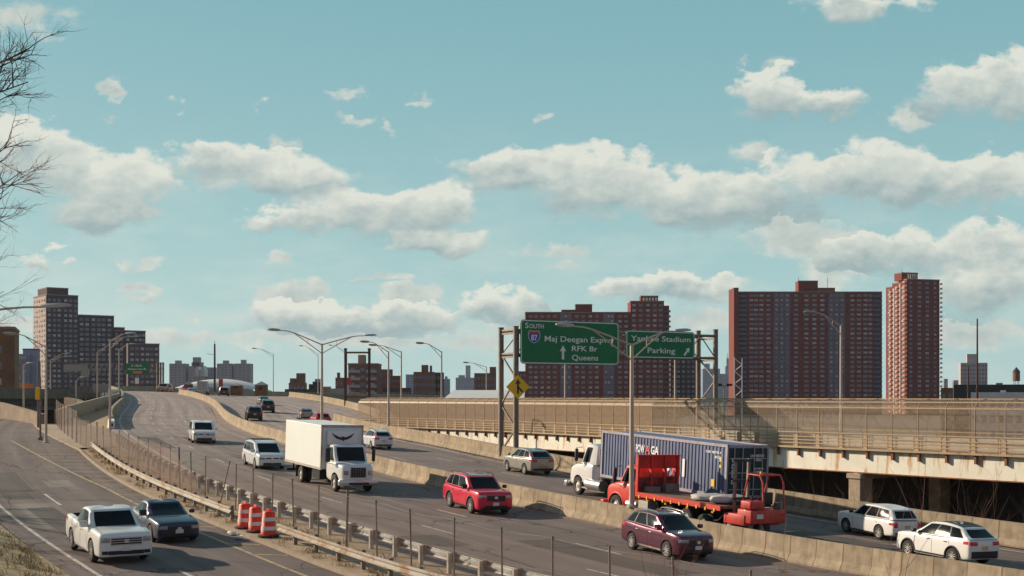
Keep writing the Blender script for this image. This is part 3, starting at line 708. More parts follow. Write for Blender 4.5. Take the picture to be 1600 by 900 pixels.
# posts, hoops, parapet stubs and stiffeners at every bay
arc = [(0, 5.28), (.08, 5.46), (.3, 5.66), (.7, 5.8), (1.2, 5.86), (1.7, 5.8), (2.1, 5.66), (2.32, 5.46), (2.4, 5.28)]
q = MB(); q.tube([(0, 0, DZ)] + [(0, -o, z) for o, z in arc] + [(0, -2.4, DZ)], .033, 6); hoop_me = q.mesh('hoop_post', MT['cage_paint'], 50)
q = MB(); q.box(-.06, .30, -.07, .03, DZ - .02, DZ + .80); q.box(.28, .33, -.1, .05, DZ, DZ + .82); stub_me = q.mesh('parapet_stub', MT['cage_paint'])
q = MB(); q.box(-.07, .07, -.20, -.02, DZ - .66, DZ - .14); stiff_me = q.mesh('stiffener', MT['rust'])
nb = int(BL / 2.0)
for i in range(nb):
    p, an = bp(.6 + i * 2.0)
    for me in (hoop_me, stub_me, stiff_me):
        o = link(me.name.split('.')[0], me, bridge); o.location = p - bo_; o.rotation_euler = (0, 0, an)
m = MB()
for z, r in ((DZ + .22, .05), (DZ + .44, .05), (DZ + .66, .05)):
    br_sweep(m, [(.0, z - r), (.0, z + r * .4), (-.06, z + r * .4), (-.06, z - r)])
m.build('parapet_rail', MT['cage_paint'], bridge)
m = MB()
for o, z in ((0, 5.28), (.3, 5.66), (1.2, 5.86), (2.1, 5.66), (0, DZ + .95)): br_sweep(m, [(o - .03, z - .035), (o + .03, z - .035), (o + .03, z + .035), (o - .03, z + .035)])
br_sweep(m, [(2.37, 5.25), (2.43, 5.25), (2.43, 5.31), (2.37, 5.31)]); br_sweep(m, [(2.37, 3.75), (2.43, 3.75), (2.43, 3.83), (2.37, 3.83)])
m.build('cage_rail', MT['cage_paint'], bridge)
m = MB(); br_sweep(m, [(2.6, DZ), (2.6, DZ + .75), (2.85, DZ + .75), (2.95, DZ)]); m.build('inner_parapet', MT['offwhite'], bridge)
def cage_mesh(name, l0, l1, mt):
    n = int((l1 - l0) / 2); prof = [(0.01, DZ + .05)] + arc + [(2.39, DZ + .1)]; cum = [0.]
    for a, b in zip(prof, prof[1:]): cum.append(cum[-1] + math.hypot(a[0] - b[0], a[1] - b[1]))
    vs = []; uv = []
    for i in range(n + 1):
        l = l0 + (l1 - l0) * i / n
        for (o, z), c in zip(prof, cum): vs.append(bp(l, o, z)[0] - bo_); uv.append((l, c))
    k = len(prof); mb = MB(); mb.add(vs, [(i * k + j, i * k + j + 1, (i + 1) * k + j + 1, (i + 1) * k + j) for i in range(n) for j in range(k - 1)], 0, uv)
    mb.build(name, mt, bridge)
LS = next(l for l in [x * .5 for x in range(int(BL * 2))] if 800 + 2000 * bp(l)[0].x / bp(l)[0].y < 1022)
cage_mesh('wire_mesh', 0, LS, MT['cage_mesh']); cage_mesh('wire_mesh', LS, BL, MT['cage_mesh_dense'])
def pier(l):
    p, an = bp(l); m = MB(); M_ = Matrix.Translation(p - bo_) @ Matrix.Rotation(an, 4, 'Z')
    m.bbox(-.48, .48, -1.1, .1, -4.7, .82, .04, 0, M_); m.bbox(-.48, .48, -9.2, -8.1, -4.7, .82, .04, 0, M_); m.bbox(-.58, .58, -9.3, .2, .7, 1.02, .03, 0, M_); m.box(-.2, .2, -.75, -.05, 1.0, 1.07, 0, M_); m.build('pier', MT['barrier_far'] if False else MT['kerb'], bridge)
lp = min((x * .25 for x in range(int(BL * 4))), key=lambda l: abs(800 + 2000 * bp(l)[0].x / bp(l)[0].y - 1338))
for k in (-1, 0, 1, 2, 3):
    if 0 < lp + k * 24 < BL - 5: pier(lp + k * 24)
# added near-black wall: shade below the bridge put into its colour
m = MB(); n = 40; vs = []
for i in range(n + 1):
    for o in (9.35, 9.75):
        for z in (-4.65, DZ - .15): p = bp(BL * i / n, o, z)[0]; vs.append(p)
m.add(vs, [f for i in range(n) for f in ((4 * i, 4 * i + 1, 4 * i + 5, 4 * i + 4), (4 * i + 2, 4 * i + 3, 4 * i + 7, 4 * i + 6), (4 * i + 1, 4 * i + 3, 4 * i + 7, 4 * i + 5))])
tag(m.build('retaining_wall', mat('underbridge_shade', (.045, .04, .038), .95, nscale=1.5, namt=.3, coord='World')), 'near black wall added to darken the back of the space below the bridge', 'wall')

# ------------------------------------------------------------------ sign gantry
GA = Vector((.3, 97.0, 0)); GU = Vector((.867, .498, 0)); GV = Vector((-.498, .867, 0))
def gp_(u, v, z): return GA + GU * u + GV * v + Vector((0, 0, z))
gan = empty('sign_gantry', GA, 'grey steel lattice sign gantry standing across the bridge with two green signs', 'sign gantry')
def gb(mb, a, b, w, h=None): mb.bar(a - GA, b - GA, w, h or w)
for u0, zb, zt in ((0, 0.2, 11.3), (19.2, DZ, 11.55)):
    for v in (0, 2.3):
        m = MB(); m.tube([gp_(u0, v, zb) - GA, gp_(u0, v, zt) - GA], .21, 12); m.tube([gp_(u0, v, zt) - GA, gp_(u0, v, zt + .06) - GA], .24, 12); m.tube([gp_(u0, v, zb) - GA, gp_(u0, v, zb + .12) - GA], .36, 12); m.build('post', MT['galv_dark'], gan, 40)
    zs = [9.3, 7.4, 5.4, 3.6, 1.8]
    for i, (z0, z1) in enumerate(zip(zs, zs[1:])):
        if z1 < zb: break
        a, b_ = (0, 2.3) if i % 2 else (2.3, 0)
        m = MB(); gb(m, gp_(u0, a, z0), gp_(u0, b_, z1), .11); m.build('diagonal_brace', MT['galv_dark'], gan)
    for z in (11.1, 10.85, 9.3, 9.05): m = MB(); gb(m, gp_(u0, 0, z), gp_(u0, 2.3, z), .14); m.build('cross_brace', MT['galv_dark'], gan)
for v, z in ((0, 11.05), (2.3, 11.05), (0, 9.2), (2.3, 9.2)):
    m = MB(); m.tube([gp_(-.2, v, z) - GA, gp_(19.4, v, z) - GA], .11, 8); m.build('chord', MT['galv_dark'], gan, 40)
m = MB()
for i in range(12):
    u0 = 19.2 * i / 12; u1 = 19.2 * (i + 1) / 12
    for v in (0, 2.3): gb(m, gp_(u0, v, 11.05 if i % 2 else 9.2), gp_(u1, v, 9.2 if i % 2 else 11.05), .07); gb(m, gp_(u1, v, 9.2), gp_(u1, v, 11.05), .06)
    for z in (11.05, 9.2): gb(m, gp_(u1, 0, z), gp_(u1, 2.3, z), .06); gb(m, gp_(u0, 0 if i % 2 else 2.3, z), gp_(u1, 2.3 if i % 2 else 0, z), .05)
m.build('lattice', MT['galv_dark'], gan)
def rrect(w, h, r, n=6):
    o = []
    for cx, cy, a0 in ((w - r, r, -90), (w - r, h - r, 0), (r, h - r, 90), (r, r, 180)):
        for k in range(n + 1): a = R(a0 + 90 * k / n); o.append((cx + r * math.cos(a), cy + r * math.sin(a)))
    return o
_capE = None
def fit_text(mb, body, x0, x1, yb, cap, bold=.012, z=0., mi=0):
    global _capE
    if _capE is None: _capE = max(v[1] for v in text_geo('E')[0])
    vs, fs = text_geo(body, 1.0, 'LEFT', bold); xa = min(v[0] for v in vs); xb = max(v[0] for v in vs); k = cap / _capE
    mb.add([(x0 + (v[0] - xa) / (xb - xa) * (x1 - x0), yb + v[1] * k, z + v[2]) for v in vs], fs, mi)
ARROW = [(-.09, 0), (.09, 0), (.09, .62), (.26, .56), (0, 1.0), (-.26, .56), (-.09, .62)]
def sign(name, label, u0, w, h, z0, lamp=True):
    o = empty(name, gp_(u0, -.42, z0), label, 'road sign', rot=(R(90), 0, math.atan2(GU.y, GU.x)))
    m = MB(); m.prism(rrect(w, h, .3), -.05, 0); m.build('panel', [MT['sign_green']], o)
    m = MB(); a = rrect(w - .08, h - .08, .28); b_ = rrect(w - .22, h - .22, .21); n = len(a)
    a = [(x + .04, y + .04, .008) for x, y in a]; b_ = [(x + .11, y + .11, .008) for x, y in b_]
    m.rings([a, b_], 0, False); m.build('border', MT['white'], o)
    m = MB()
    for k in range(1, int(w / 1.6)): x = k * 1.6; m.box(x - .04, x + .04, .1, h - .05, -.14, -.052)
    m.build('mounting_strut', MT['galv_dark'], o)
    return o
s1 = sign('highway_sign', 'large green highway sign with interstate shield, reading South Maj Deegan Expwy', .15, 9.0, 3.35, 8.5)
m = MB(); fit_text(m, 'S', .40, .70, 2.71, .40, .01, .01); fit_text(m, 'OUTH', .76, 2.06, 2.71, .32, .009, .01)
fit_text(m, 'Maj Deegan Expwy', 2.14, 8.54, 1.74, .42, .009, .01); fit_text(m, 'RFK Br', 4.6, 6.98, 1.04, .40, .009, .01); fit_text(m, 'Queens', 4.6, 7.04, .34, .40, .009, .01)
m.prism([(3.79 + x * 1.15, .38 + y * 1.08) for x, y in ARROW], .005, .012)
m.build('lettering', MT['white'], s1)
half = [(0, .47), (.12, .45), (.27, .47), (.36, .53), (.46, .36), (.5, .12), (.47, -.08), (.36, -.28), (.18, -.43), (0, -.5)]
SH = half + [(-x, y) for x, y in half[-2:0:-1]]
m = MB(); m.prism([(1.2 + x * 1.08, 2.06 + y * .98) for x, y in SH], .004, .010); m.build('shield_border', MT['white'], s1)
m = MB(); m.prism([(1.2 + x * 1.0, 2.06 + y * .9) for x, y in SH], .008, .016); m.build('shield', MT['sign_blue'], s1)
m = MB(); top = [p for p in half if p[1] > .3]; top = [(0, .47), (.12, .45), (.27, .47), (.36, .53), (.46, .36), (.48, .24), (0, .24)]; top = top[:-1] + [(-x, y) for x, y in top[-2:0:-1]]
m.prism([(1.2 + x * 1.0, 2.06 + y * .9) for x, y in top], .014, .020); m.build('shield_crown', MT['sign_red'], s1)
m = MB(); fit_text(m, '87', .93, 1.47, 1.80, .40, .02, .022); m.build('route_number', MT['white'], s1)
s2 = sign('highway_sign', 'smaller green highway sign reading Yankee Stadium Parking with slanting arrow', 9.85, 6.85, 2.2, 9.1)
m = MB(); fit_text(m, 'Yankee Stadium', .46, 6.42, 1.36, .42, .009, .01); fit_text(m, 'Parking', 2.09, 4.84, .42, .42, .009, .01)
ca, sa = math.cos(R(-42)), math.sin(R(-42))
m.prism([(5.75 + (x * ca - y * sa) * .85, .28 + (x * sa + y * ca) * .85) for x, y in [(a * 1.1, b) for a, b in ARROW]], .005, .012)
m.build('lettering', MT['white'], s2)
s3 = empty('warning_sign', gp_(0, -.30, 6.75), 'yellow diamond warning sign with black merging arrow on the gantry post', 'road sign', rot=(R(90), 0, math.atan2(GU.y, GU.x) - .3))
m = MB(); m.prism([(0, -.92), (.92, 0), (0, .92), (-.92, 0)], -.03, 0); m.build('panel', MT['sign_yellow'], s3)
m = MB(); m.prism([(-.07, -.52), (.07, -.52), (.07, .25), (.22, .22), (0, .6), (-.22, .22), (-.07, .25)], .004, .012); m.prism([(.06, -.16), (.30, -.42), (.40, -.34), (.06, .06)], .003, .011)
m.build('merge_symbol', MT['sign_black'], s3)

# ------------------------------------------------------------------ lamp posts
def lamp_head(mb, tip, d, mi=0):
    a = Vector(tip); d = Vector(d).normalized(); M_ = Matrix.Translation(a) @ Vector((1, 0, 0)).rotation_difference(d).to_matrix().to_4x4()
    mb.rings([[(x, y * w, z * h + .02) for y, z in ((-1, -.5), (1, -.5), (1, .3), (.5, 1), (-.5, 1), (-1, .3))] for x, w, h in ((-.1, .06, .06), (.1, .13, .09), (.5, .16, .10), (.75, .12, .07), (.85, .05, .03))], mi, True, True, M_)
def lamp(base, ztop, label, arms, group, r=.11, lower=.75, cat='street lamp'):
    """arms: list of (direction unit vector xy, length, rise); lower: how far down the strut meets the pole"""
    base = Vector(base); o = empty('street_lamp', base, label, cat, group); h = ztop - base.z
    m = MB(); m.tube([(0, 0, 0), (0, 0, h * .5), (0, 0, h)], [r, r * .85, r * .68], 10); m.lathe([(r * 1.9, 0), (r * 1.9, .1), (r * 1.2, .16), (r, .5)], 10, 0, cap=True); m.build('pole', MT['pole'], o, 40)
    for d, ln, rise in arms:
        d = Vector((d[0], d[1], 0)).normalized(); m = MB()
        up = [(0, 0, h - .08), tuple(d * ln * .35 + Vector((0, 0, h + rise * .42))), tuple(d * ln * .66 + Vector((0, 0, h + rise * .86))), tuple(d * ln * .82 + Vector((0, 0, h + rise))), tuple(d * ln + Vector((0, 0, h + rise * 1.03)))]
        m.tube(up, [.045, .042, .038, .034, .03], 8)
        if lower: m.tube([(0, 0, h - lower), tuple(d * ln * .4 + Vector((0, 0, h - lower + (rise * .86 + lower) * .62))), tuple(d * ln * .66 + Vector((0, 0, h + rise * .84)))], .033, 8); m.tube([tuple(d * ln * .33 + Vector((0, 0, h - lower * .48 + rise * .32))), tuple(d * ln * .33 + Vector((0, 0, h + rise * .40)))], .018, 6)
        m.build('arm', MT['pole'], o, 40)
        m = MB(); lamp_head(m, d * ln + Vector((0, 0, h + rise * 1.03)), d + Vector((0, 0, .05))); m.build('lamp_head', MT['lamp_head'], o, 40)
    return o
def rd(s): a = _sp(AA, s); return (math.cos(a), math.sin(a))
s = s_at(988, 0, -10, 10); u = rd(s); p = P(s, 0, 1.0)
lamp(p, 8.43, 'tall double arm lamp post on the median in front of the green signs', [((-u[0], -u[1]), 3.3, .68), (u, 2.6, .62)], 'double arm lamps on the median', .12)
s = s_at(503, 0, 20, 60); u = rd(s); p = P(s, 0, 1.0)
lamp(p, 6 + 83 * p[1] / 2000, 'double arm lamp post on the median rising behind the box truck', [((-u[0], -u[1]), 3.3, .92), (u, 3.5, .65)], 'double arm lamps on the median', .12)
def lamp_px(px, d, zb, ytop, tip, label, group, low=.75, two=False):
    x = (px - 800) / 2000 * d; zt = 6 + (620 - ytop) / 2000 * d; ln = abs(tip[0] - px) / 2000 * d; sg = 1 if tip[0] > px else -1
    rise = (ytop - tip[1]) / 2000 * d; al = min(4.2, ln * 1.05)
    lamp((x, d, zb), zt, label, [((sg, -.18), al - .5, rise)] + ([((sg, .5), al * .8, rise * .6)] if two else []), group, .11, low)
G2 = 'single arm lamps along the bridge and ramp'
lamp_px(1314, 91, DZ, 507, (1263, 490), 'single arm lamp post on the bridge in front of the widest brick slab', G2)
lamp_px(1055, 109, DZ, 546, (1022, 536), 'lamp post on the bridge rising behind the Yankee Stadium sign', G2)
lamp_px(883, 131, DZ, 552, (850, 541), 'lamp post on the bridge rising behind the South interstate sign', G2)
lamp_px(690, 143, DZ, 549, (656, 537), 'lamp post with single arm standing alone behind the cage, before low brown flats', G2)
lamp_px(627, 150, DZ, 549, (583, 540), 'lamp post behind the cage end, second of a close pair', G2)
p = P(s_at(607, 13.1, 40, 90), 13.1); lamp_px(607, p[1], p[2] + 1.06, 549, (570, 535), 'lamp post on the concrete side barrier in front of the cage end', G2)
for px, yt, tip, lab in ((542, 551, (516, 540), 'lamp post on the ramp barrier inside the dark red frame'), (497, 553, (462, 541), 'lamp post on the ramp barrier just behind the double arm lamp'), (427, 553, (397, 545), 'lamp post on the ramp barrier near the small hut with pyramid roof')):
    s = s_at(px, ramp_t(180) + .4, 120, 300); p = P(s, ramp_t(s) + .4); lamp_px(px, p[1], p[2] + 1.0, yt, tip, lab, G2)
lamp_px(760, 212, -4.5, 573, (728, 567), 'distant lamp post beyond the bridge beside the white roof', G2)
G3 = 'lamp posts around the service road and overpass'
p = P(62, -13.9); lamp_px(172, p[1], p[2], 532, (207, 522), 'tall twin arm lamp post where the edge barrier begins', G3, .75, True)
p = P(54.7, -19.2); lamp_px(72, p[1], p[2], 541, (18, 523), 'lamp post on the pavement corner leaning its arm over the service road', G3)
lamp_px(186, 184, 5.3, 545, (209, 538), 'lamp post where the parapet wall meets the highway', G3, .6)
lamp_px(152, 190, 3.5, 550, (183, 538), 'lamp post beyond the overpass in front of the tallest dark wing', G3, .6)
lamp_px(79, 195, 6, 562, (108, 553), 'lamp post on the overpass in front of the pinkish lit wall', G3, .5, True)
lamp_px(37, 140, 2.2, 570, (50, 568), 'short lamp post beside the brown retaining wall', G3, .5)
lamp_px(119, 185, 3.5, 596, (131, 590), 'short lamp post standing before the dark opening of the overpass', G3, .3)
o = lamp((-.4 * 42 - 2.2, 42, 0.6), 8.6, 'lamp whose long arm reaches in over the service road', [((1, .05), 3.6, .35)], G3, .11, 0)
# traffic signal pole, plain poles, portal frame
p = P(58.0, -19.6); o = empty('traffic_signal', p, 'thin pole with yellow three light traffic signal on the pavement', 'traffic signal')
m = MB(); m.tube([(0, 0, 0), (0, 0, 5.2)], [.09, .07], 8); m.lathe([(.2, 0), (.2, .25), (.1, .35)], 8, 0, cap=True); m.build('pole', MT['galv_dark'], o, 40)
m = MB(); m.bbox(-.32, -.02, -.18, .18, 3.3, 4.35, .03); m.build('housing', MT['sign_yellow'], o)
for k in range(3): m = MB(); m.tube([(-.17, -.18, 3.5 + k * .33), (-.17, -.36, 3.48 + k * .33)], .12, 10); m.build('visor', MT['sign_yellow'], o, 40)
p = W(61, 668, 120); o = empty('utility_pole', p, 'plain dark steel pole beside the traffic signal', 'pole'); m = MB(); m.tube([(0, 0, 0), (0, 0, 6.2)], [.2, .15], 8); m.build('shaft', MT['galv_dark'], o, 40); m = MB(); m.bbox(-.25, .25, -.35, -.15, 2.6, 3.5, .03); m.build('control_box', MT['galv'], o)
p = W(335.5, 612, 300); o = empty('utility_pole', p, 'thick dark brown pole rising above the white domed roof', 'pole'); m = MB(); m.tube([(0, 0, 0), (0, 0, 11.2)], [.27, .2], 8); m.tube([(0, 0, 11.2), (0, 0, 12)], .05, 6); m.build('shaft', MT['bark'], o, 40); m = MB(); m.tube([(0, 0, 8.6), (-1.8, 0, 8.9)], .05, 5); m.build('crossarm', MT['bark'], o)
po_ = empty('portal_gantry', W(558.5, 628, 210), 'dark red steel portal frame standing empty behind the ramp', 'steel frame')
for x in (-1.95, 1.95): m = MB(); m.box(x - .2, x + .2, -.2, .2, -1, 8.6); m.box(x - .26, x + .26, -.26, .26, 8.6, 8.8); m.build('post', mat('oxide_steel', (.10, .035, .025), .7, nscale=3, namt=.3), po_)
m = MB(); m.box(-1.75, 1.75, -.12, .12, 7.95, 8.25); m.box(-1.75, 1.75, -.12, .12, .7, .95); m.build('crossbeam', MT['rust'], po_)
for px, yt, yb, d, lab in ((1527, 498, 640, 160, 'tallest slim brown pole standing behind the bridge beside the water tower'), (1513, 573, 640, 165, 'short slim brown pole beside the pale distant block')):
    o = empty('utility_pole', W(px, yb, d), lab, 'pole'); m = MB(); m.tube([(0, 0, 0), (0, 0, (yb - yt) * d / 2000)], [.16, .09], 8); m.build('shaft', MT['bark'], o, 40)
    m = MB(); m.box(-.25, .25, -.06, .06, 2.4, 2.55); m.build('step_bracket', MT['bark'], o)
for px, lab in ((544, 'small red warning flag sign beside the portal frame'), (345, 'small red flag sign before the white domed roof')):
    d = 215 if px == 544 else 280; o = empty('flag_sign', W(px, 615, d), lab, 'sign'); m = MB(); m.tube([(0, 0, 0), (0, 0, 2.6 * d / 215)], .05, 6); m.build('pole', MT['galv'], o)
    m = MB(); m.box(-.45, .45, -.05, .05, 1.5, 2.6 if px == 544 else 3.2); m.build('panel', MT['sign_red'], o)
o = empty('floodlight_pole', W(1131, 640, 190), 'pole with two dark floodlights between gantry and brick slab', 'floodlight'); m = MB(); m.tube([(0, 0, 0), (0, 0, 3.6)], .06, 6); m.tube([(-.7, 0, 3.5), (.7, 0, 3.5)], .05, 6); m.build('pole', MT['galv_dark'], o)
for x in (-.75, .75): m = MB(); m.bbox(x - .45, x + .45, -.3, .3, 3.5, 3.85, .04); m.build('lamp_head', MT['black'], o)
# far overhead sign and boards by the overpass
o = empty('highway_sign', W(214, 606, 320), 'small distant green overhead sign with orange strip before the dark flats', 'road sign', rot=(0, 0, 0)); k = 320 / 2000
m = MB(); m.box(-17 * k, 18 * k, -.1, .1, 22 * k, 38 * k); m.box(7 * k, 17 * k, -.1, .1, 38.05 * k, 42 * k); m.build('panel', MT['sign_green'], o)
m = MB(); m.box(-6 * k, 8 * k, -.14, -.105, 22.3 * k, 26 * k); m.build('orange_strip', MT['sign_orange'], o)
m = MB(); M_ = Matrix.Translation((0, -.12, 0)) @ Matrix.Rotation(R(90), 4, 'X')
t_ = MB(); fit_text(t_, 'E 138 St', -8 * k, 8 * k, 33.2 * k, 2.8 * k); fit_text(t_, 'Madison Ave Br', -14 * k, 15 * k, 28 * k, 2.8 * k); m.add(t_.v, t_.f, 0, None, M_); m.build('lettering', MT['white'], o)
m = MB()
for z in (38 * k, 22 * k): m.tube([(-112 * k, .6, z), (40 * k, .6, z)], .07, 6)
for i in range(38): m.tube([(-112 * k + i * 4 * k, .6, (22 if i % 2 else 38) * k), (-108 * k + i * 4 * k, .6, (38 if i % 2 else 22) * k)], .03, 4)
for x in (31 * k, 36 * k, 40 * k): m.tube([(x, .6, -2), (x, .6, 40 * k)], .25, 6)
m.build('gantry_frame', MT['galv_dark'], o)
for px, py, w, h, d, mt_, lab, cat in ((118, 575, 37, 11, 230, MT['sign_back'], 'bare backs of two grey brown sign boards above the overpass', 'sign board'), (133, 583, 12, 13, 200, MT['sign_back'], 'square grey sign back beside the short lamp', 'sign board'), (41, 603, 21, 7, 175, MT['sign_orange'], 'long orange sign board standing above the overpass', 'sign board'), (157, 607, 24, 13, 200, MT['sign_back'], 'wide blank grey board beside the highway edge', 'sign board'), (214, 595, 6, 9, 300, MT['offwhite'], 'small white speed sign below the green overhead sign', 'road sign'), (126, 609, 32, 11, 188, MT['galv_dark'], 'olive dark cabinet board on the overpass', 'sign board')):
    o = empty('sign_board', W(px, py + h / 2 + 12, d), lab, cat); k = d / 2000; m = MB(); m.box(-w / 2 * k, w / 2 * k, -.06, .06, 12 * k, (12 + h) * k); m.build('panel', mt_, o)
    m = MB()
    for x in (-w / 4 * k, w / 4 * k): m.box(x - .06, x + .06, .06, .16, -1.5, (11 + h) * k)
    m.build('post', MT['galv_dark'], o)
# ------------------------------------------------------------------ buildings
BM = {
 'brick_red': mat('brick_red', (.18, .040, .027), .9, nscale=.12, namt=.18), 'brick_dark': mat('brick_dark', (.058, .040, .046), .9, nscale=.1, namt=.2), 'brick_brown': mat('brick_brown', (.20, .10, .065), .9, nscale=.15, namt=.2),
 'lit_pink': mat('concrete_pink_lit_tone', (.46, .33, .28), .9, nscale=.15, namt=.15), 'tan': mat('stone_tan', (.33, .22, .12), .9, nscale=.2, namt=.2), 'orange_brown': mat('brick_orange', (.17, .085, .035), .9, nscale=.2, namt=.25),
 'pale': mat('render_pale', (.40, .36, .36), .85, nscale=.1, namt=.1), 'slate': mat('slate_blue_glass_haze', (.20, .24, .33), .4, nscale=.08, namt=.2), 'grey': mat('concrete_grey', (.27, .26, .27), .9, nscale=.1, namt=.15),  # slate: blue glass, and the haze tint put into far blocks
 'balc': mat('balcony_grey', (.155, .125, .15), .8, nscale=.4, namt=.15), 'balc_dark': mat('balcony_recess_shade', (.06, .055, .075), .8), 'cap': mat('roof_edge', (.26, .17, .14), .9), 'dark': mat('dark_cladding_void', (.02, .03, .03), .7, nscale=.3, namt=.3),
 'wframe': mat('window_frame', (.24, .215, .22), .6), 'wglass': mat('window_glass', (.14, .16, .21), .18, 0, .8), 'wglass2': mat('window_curtain', (.42, .41, .43), .4, 0, .5), 'roofwhite': mat('roof_white', (.66, .66, .64), .6, nscale=.1, namt=.08), 'olive': mat('overpass_concrete', (.13, .12, .085), .9, nscale=.4, namt=.25, coord='World'), 'steelblue': mat('girder_blue', (.10, .12, .17), .6),
 'sheet': mat('corrugated_pale', (.55, .54, .52), .5, nscale=.3, namt=.12),
}
def _win(pane, unit=False):
    q = MB(); q.box(-.5, .5, -.10, .02, -.5, .5, 0)
    if unit: q.box(-.36, -.06, -.45, -.102, -.43, -.08, 0)
    q.box(-.43, -.03, -.13, -.101, -.43, .43, 1); q.box(.03, .43, -.13, -.101, -.43, .43, 1); return q.mesh('window', [BM['wframe'], BM[pane]])
WIN = [_win('wglass'), _win('wglass2'), _win('wglass', True), _win('wglass2', True)]
class Bld:
    def __init__(s, name, label, px0, px1, d, yaw, cat='building', group=None):
        th = R(yaw); s.f = Vector((math.cos(th), math.sin(th), 0)); x0 = (px0 - 800) / 2000 * d; k = (px1 - 800) / 2000
        s.W = (k * d - x0) / (s.f.x - k * s.f.y); s.d = d; s.rng = random.Random(int(px0 * 7 + d)); s.wins = []
        s.o = empty(name, (x0, d, -4.6), label, cat, group, rot=(0, 0, th))
    def z(s, y, d=None): return 4.6 + 6 + (620 - y) / 2000 * (d or s.d)
    def block(s, name, x0, x1, y0, y1, z0, z1, m, cap=None):
        q = MB(); q.box(x0, x1, y0, y1, z0, z1)
        if cap: q.box(x0 - .15, x1 + .15, y0 - .15, y1 + .15, z1 + .005, z1 + .6, 1)
        return q.build(name, [m, cap or m], s.o)
    def windows(s, xs, w, h, z0, z1, fl, y=0., side=None, skip=.0):
        """columns at xs from the top floor down; side: 'L' on the face x = y"""
        n = int((z1 - z0) / fl)
        for i in range(n):
            z = z1 - fl * (i + .55)
            for x in xs:
                if s.rng.random() < skip: continue
                s.wins.append((x, y, z, w, h, side))
    def balconies(s, x0, x1, z0, z1, fl, m, y=0., out=.9, side=None, name='balcony'):
        n = int((z1 - z0) / fl); q = MB()
        if side is None: q.box(x0, x1, -out, .3, 0, .15); q.box(x0, x1, -out, -out + .08, .15, 1.1); 
        else: q.box(-out, .3, x0, x1, 0, .15); q.box(-out, -out + .08, x0, x1, .15, 1.1)
        me = q.mesh(name, m)
        for i in range(n):
            o = link(name, me, s.o); o.location = ((0, y, z1 - fl * (i + 1) + .1) if side is None else (y, 0, z1 - fl * (i + 1) + .1))
    def finish(s, cap=100):
        ws = s.wins; st = MB()
        for i, (x, y, z, w, h, side) in enumerate(ws):
            M_ = Matrix.Translation((x, y, z) if side is None else (y, x, z)) @ (Matrix.Rotation(R(-90), 4, 'Z') if side else Matrix.Identity(4)) @ Matrix.Diagonal((w, 1, h, 1))
            k = s.rng.choice((0, 0, 0, 1, 2, 2, 3))
            if i < cap:
                o = link('window', WIN[k], s.o); o.matrix_local = M_
            else:
                me = WIN[k]; st.add([v.co for v in me.vertices], [tuple(p.vertices) for p in me.polygons], 0, None, M_); st.m[-len(me.polygons):] = [0 if p.material_index == 0 else (2 if k in (1, 3) else 1) for p in me.polygons]
        if st.v: tag(st.build('window_field', [BM['wframe'], BM['wglass'], BM['wglass2']], s.o), kind='stuff')
        return s.o
FL = 2.78
# widest brick slab (B1)
b = Bld('apartment_block', 'widest dark red brick apartment slab with two greyish balcony columns', 1153, 1378, 750, 0); zt = b.z(457); k = b.W / 720.; U = lambda c: (c - 170) * k
b.block('wall', 0, b.W, 0, 16, 0, zt, BM['brick_red'], BM['cap']); b.block('end_wall', -2.7, 0, -2.2, 16, 0, b.z(450), BM['brick_red'])
b.block('roof_house', U(480), U(578), 4, 12, zt, b.z(439), BM['brick_red'], BM['cap']); b.block('roof_house', U(578), U(665), 4.3, 11.7, zt, b.z(448.5), BM['brick_brown'])
for c in (460, 512, 552, 592, 742, 775, 287, 322): b.windows([U(c)], 2.5, 1.35, 2, zt - .3, FL)
for c0, c1 in ((225, 270), (795, 842)): b.windows([U(c0 + 12), U(c1 - 10)], 2.3, 1.3, 2, zt - .3, FL)
for c0, c1 in ((346, 432), (620, 706)):
    b.block('balcony_bay', U(c0), U(c1), -.25, 0, 0, zt - .2, BM['balc']); b.windows([U(c0 + 16), U((c0 + c1) / 2), U(c1 - 16)], 1.5, 1.5, 2, zt - .3, FL, y=-.25)
for c0, c1 in ((172, 214), (848, 890)): b.block('balcony_bay', U(c0), U(c1), -.12, 0, 0, zt - .2, BM['balc_dark']); b.balconies(U(c0), U(c1), 0, zt, FL, BM['balc'], out=.8)  # flat dark panels: shade of the recess put into their colour
for x in (U(484), U(630)): q = MB(); q.tube([(x, 6, zt), (x, 6, zt + 9.2)], .14, 5); q.build('mast', MT['galv_dark'], b.o)
b.finish()
# corner tower (B2)
b = Bld('apartment_tower', 'tall red brick corner tower with sunlit balconies on its flank', 1417, 1468, 760, 15); zt = b.z(437); D = 23.
b.block('wall', 0, b.W, 0, 9, 0, zt, BM['brick_red'], BM['cap']); b.block('wall', 0, b.W, 9, 16, 0, b.z(444, 775), BM['brick_red'], BM['cap']); b.block('wall', 0, b.W, 16, D, 0, b.z(450, 780), BM['brick_red'], BM['cap'])
b.block('roof_house', -1, b.W * .45, 4, 12, zt, b.z(426), BM['brick_red'], BM['cap'])
q = MB()
for i in range(5): q.box(1.2 + i * 1.5, 1.4 + i * 1.5, .5, .7, zt, zt + 3.4)
for z in (.8, 2.0, 3.2): q.box(1.2, 7.4, .5, .7, zt + z, zt + z + .25)
q.build('roof_frame', MT['offwhite'], b.o)
for x in (.12, .38, .62, .86): b.windows([b.W * x], 2.3 if .3 < x < .7 else 1.8, 1.35, 2, zt - .3, FL)
b.windows([4.5, 12.5, 19.5], 2.2, 1.4, 2, b.z(450, 780), FL, side='L')
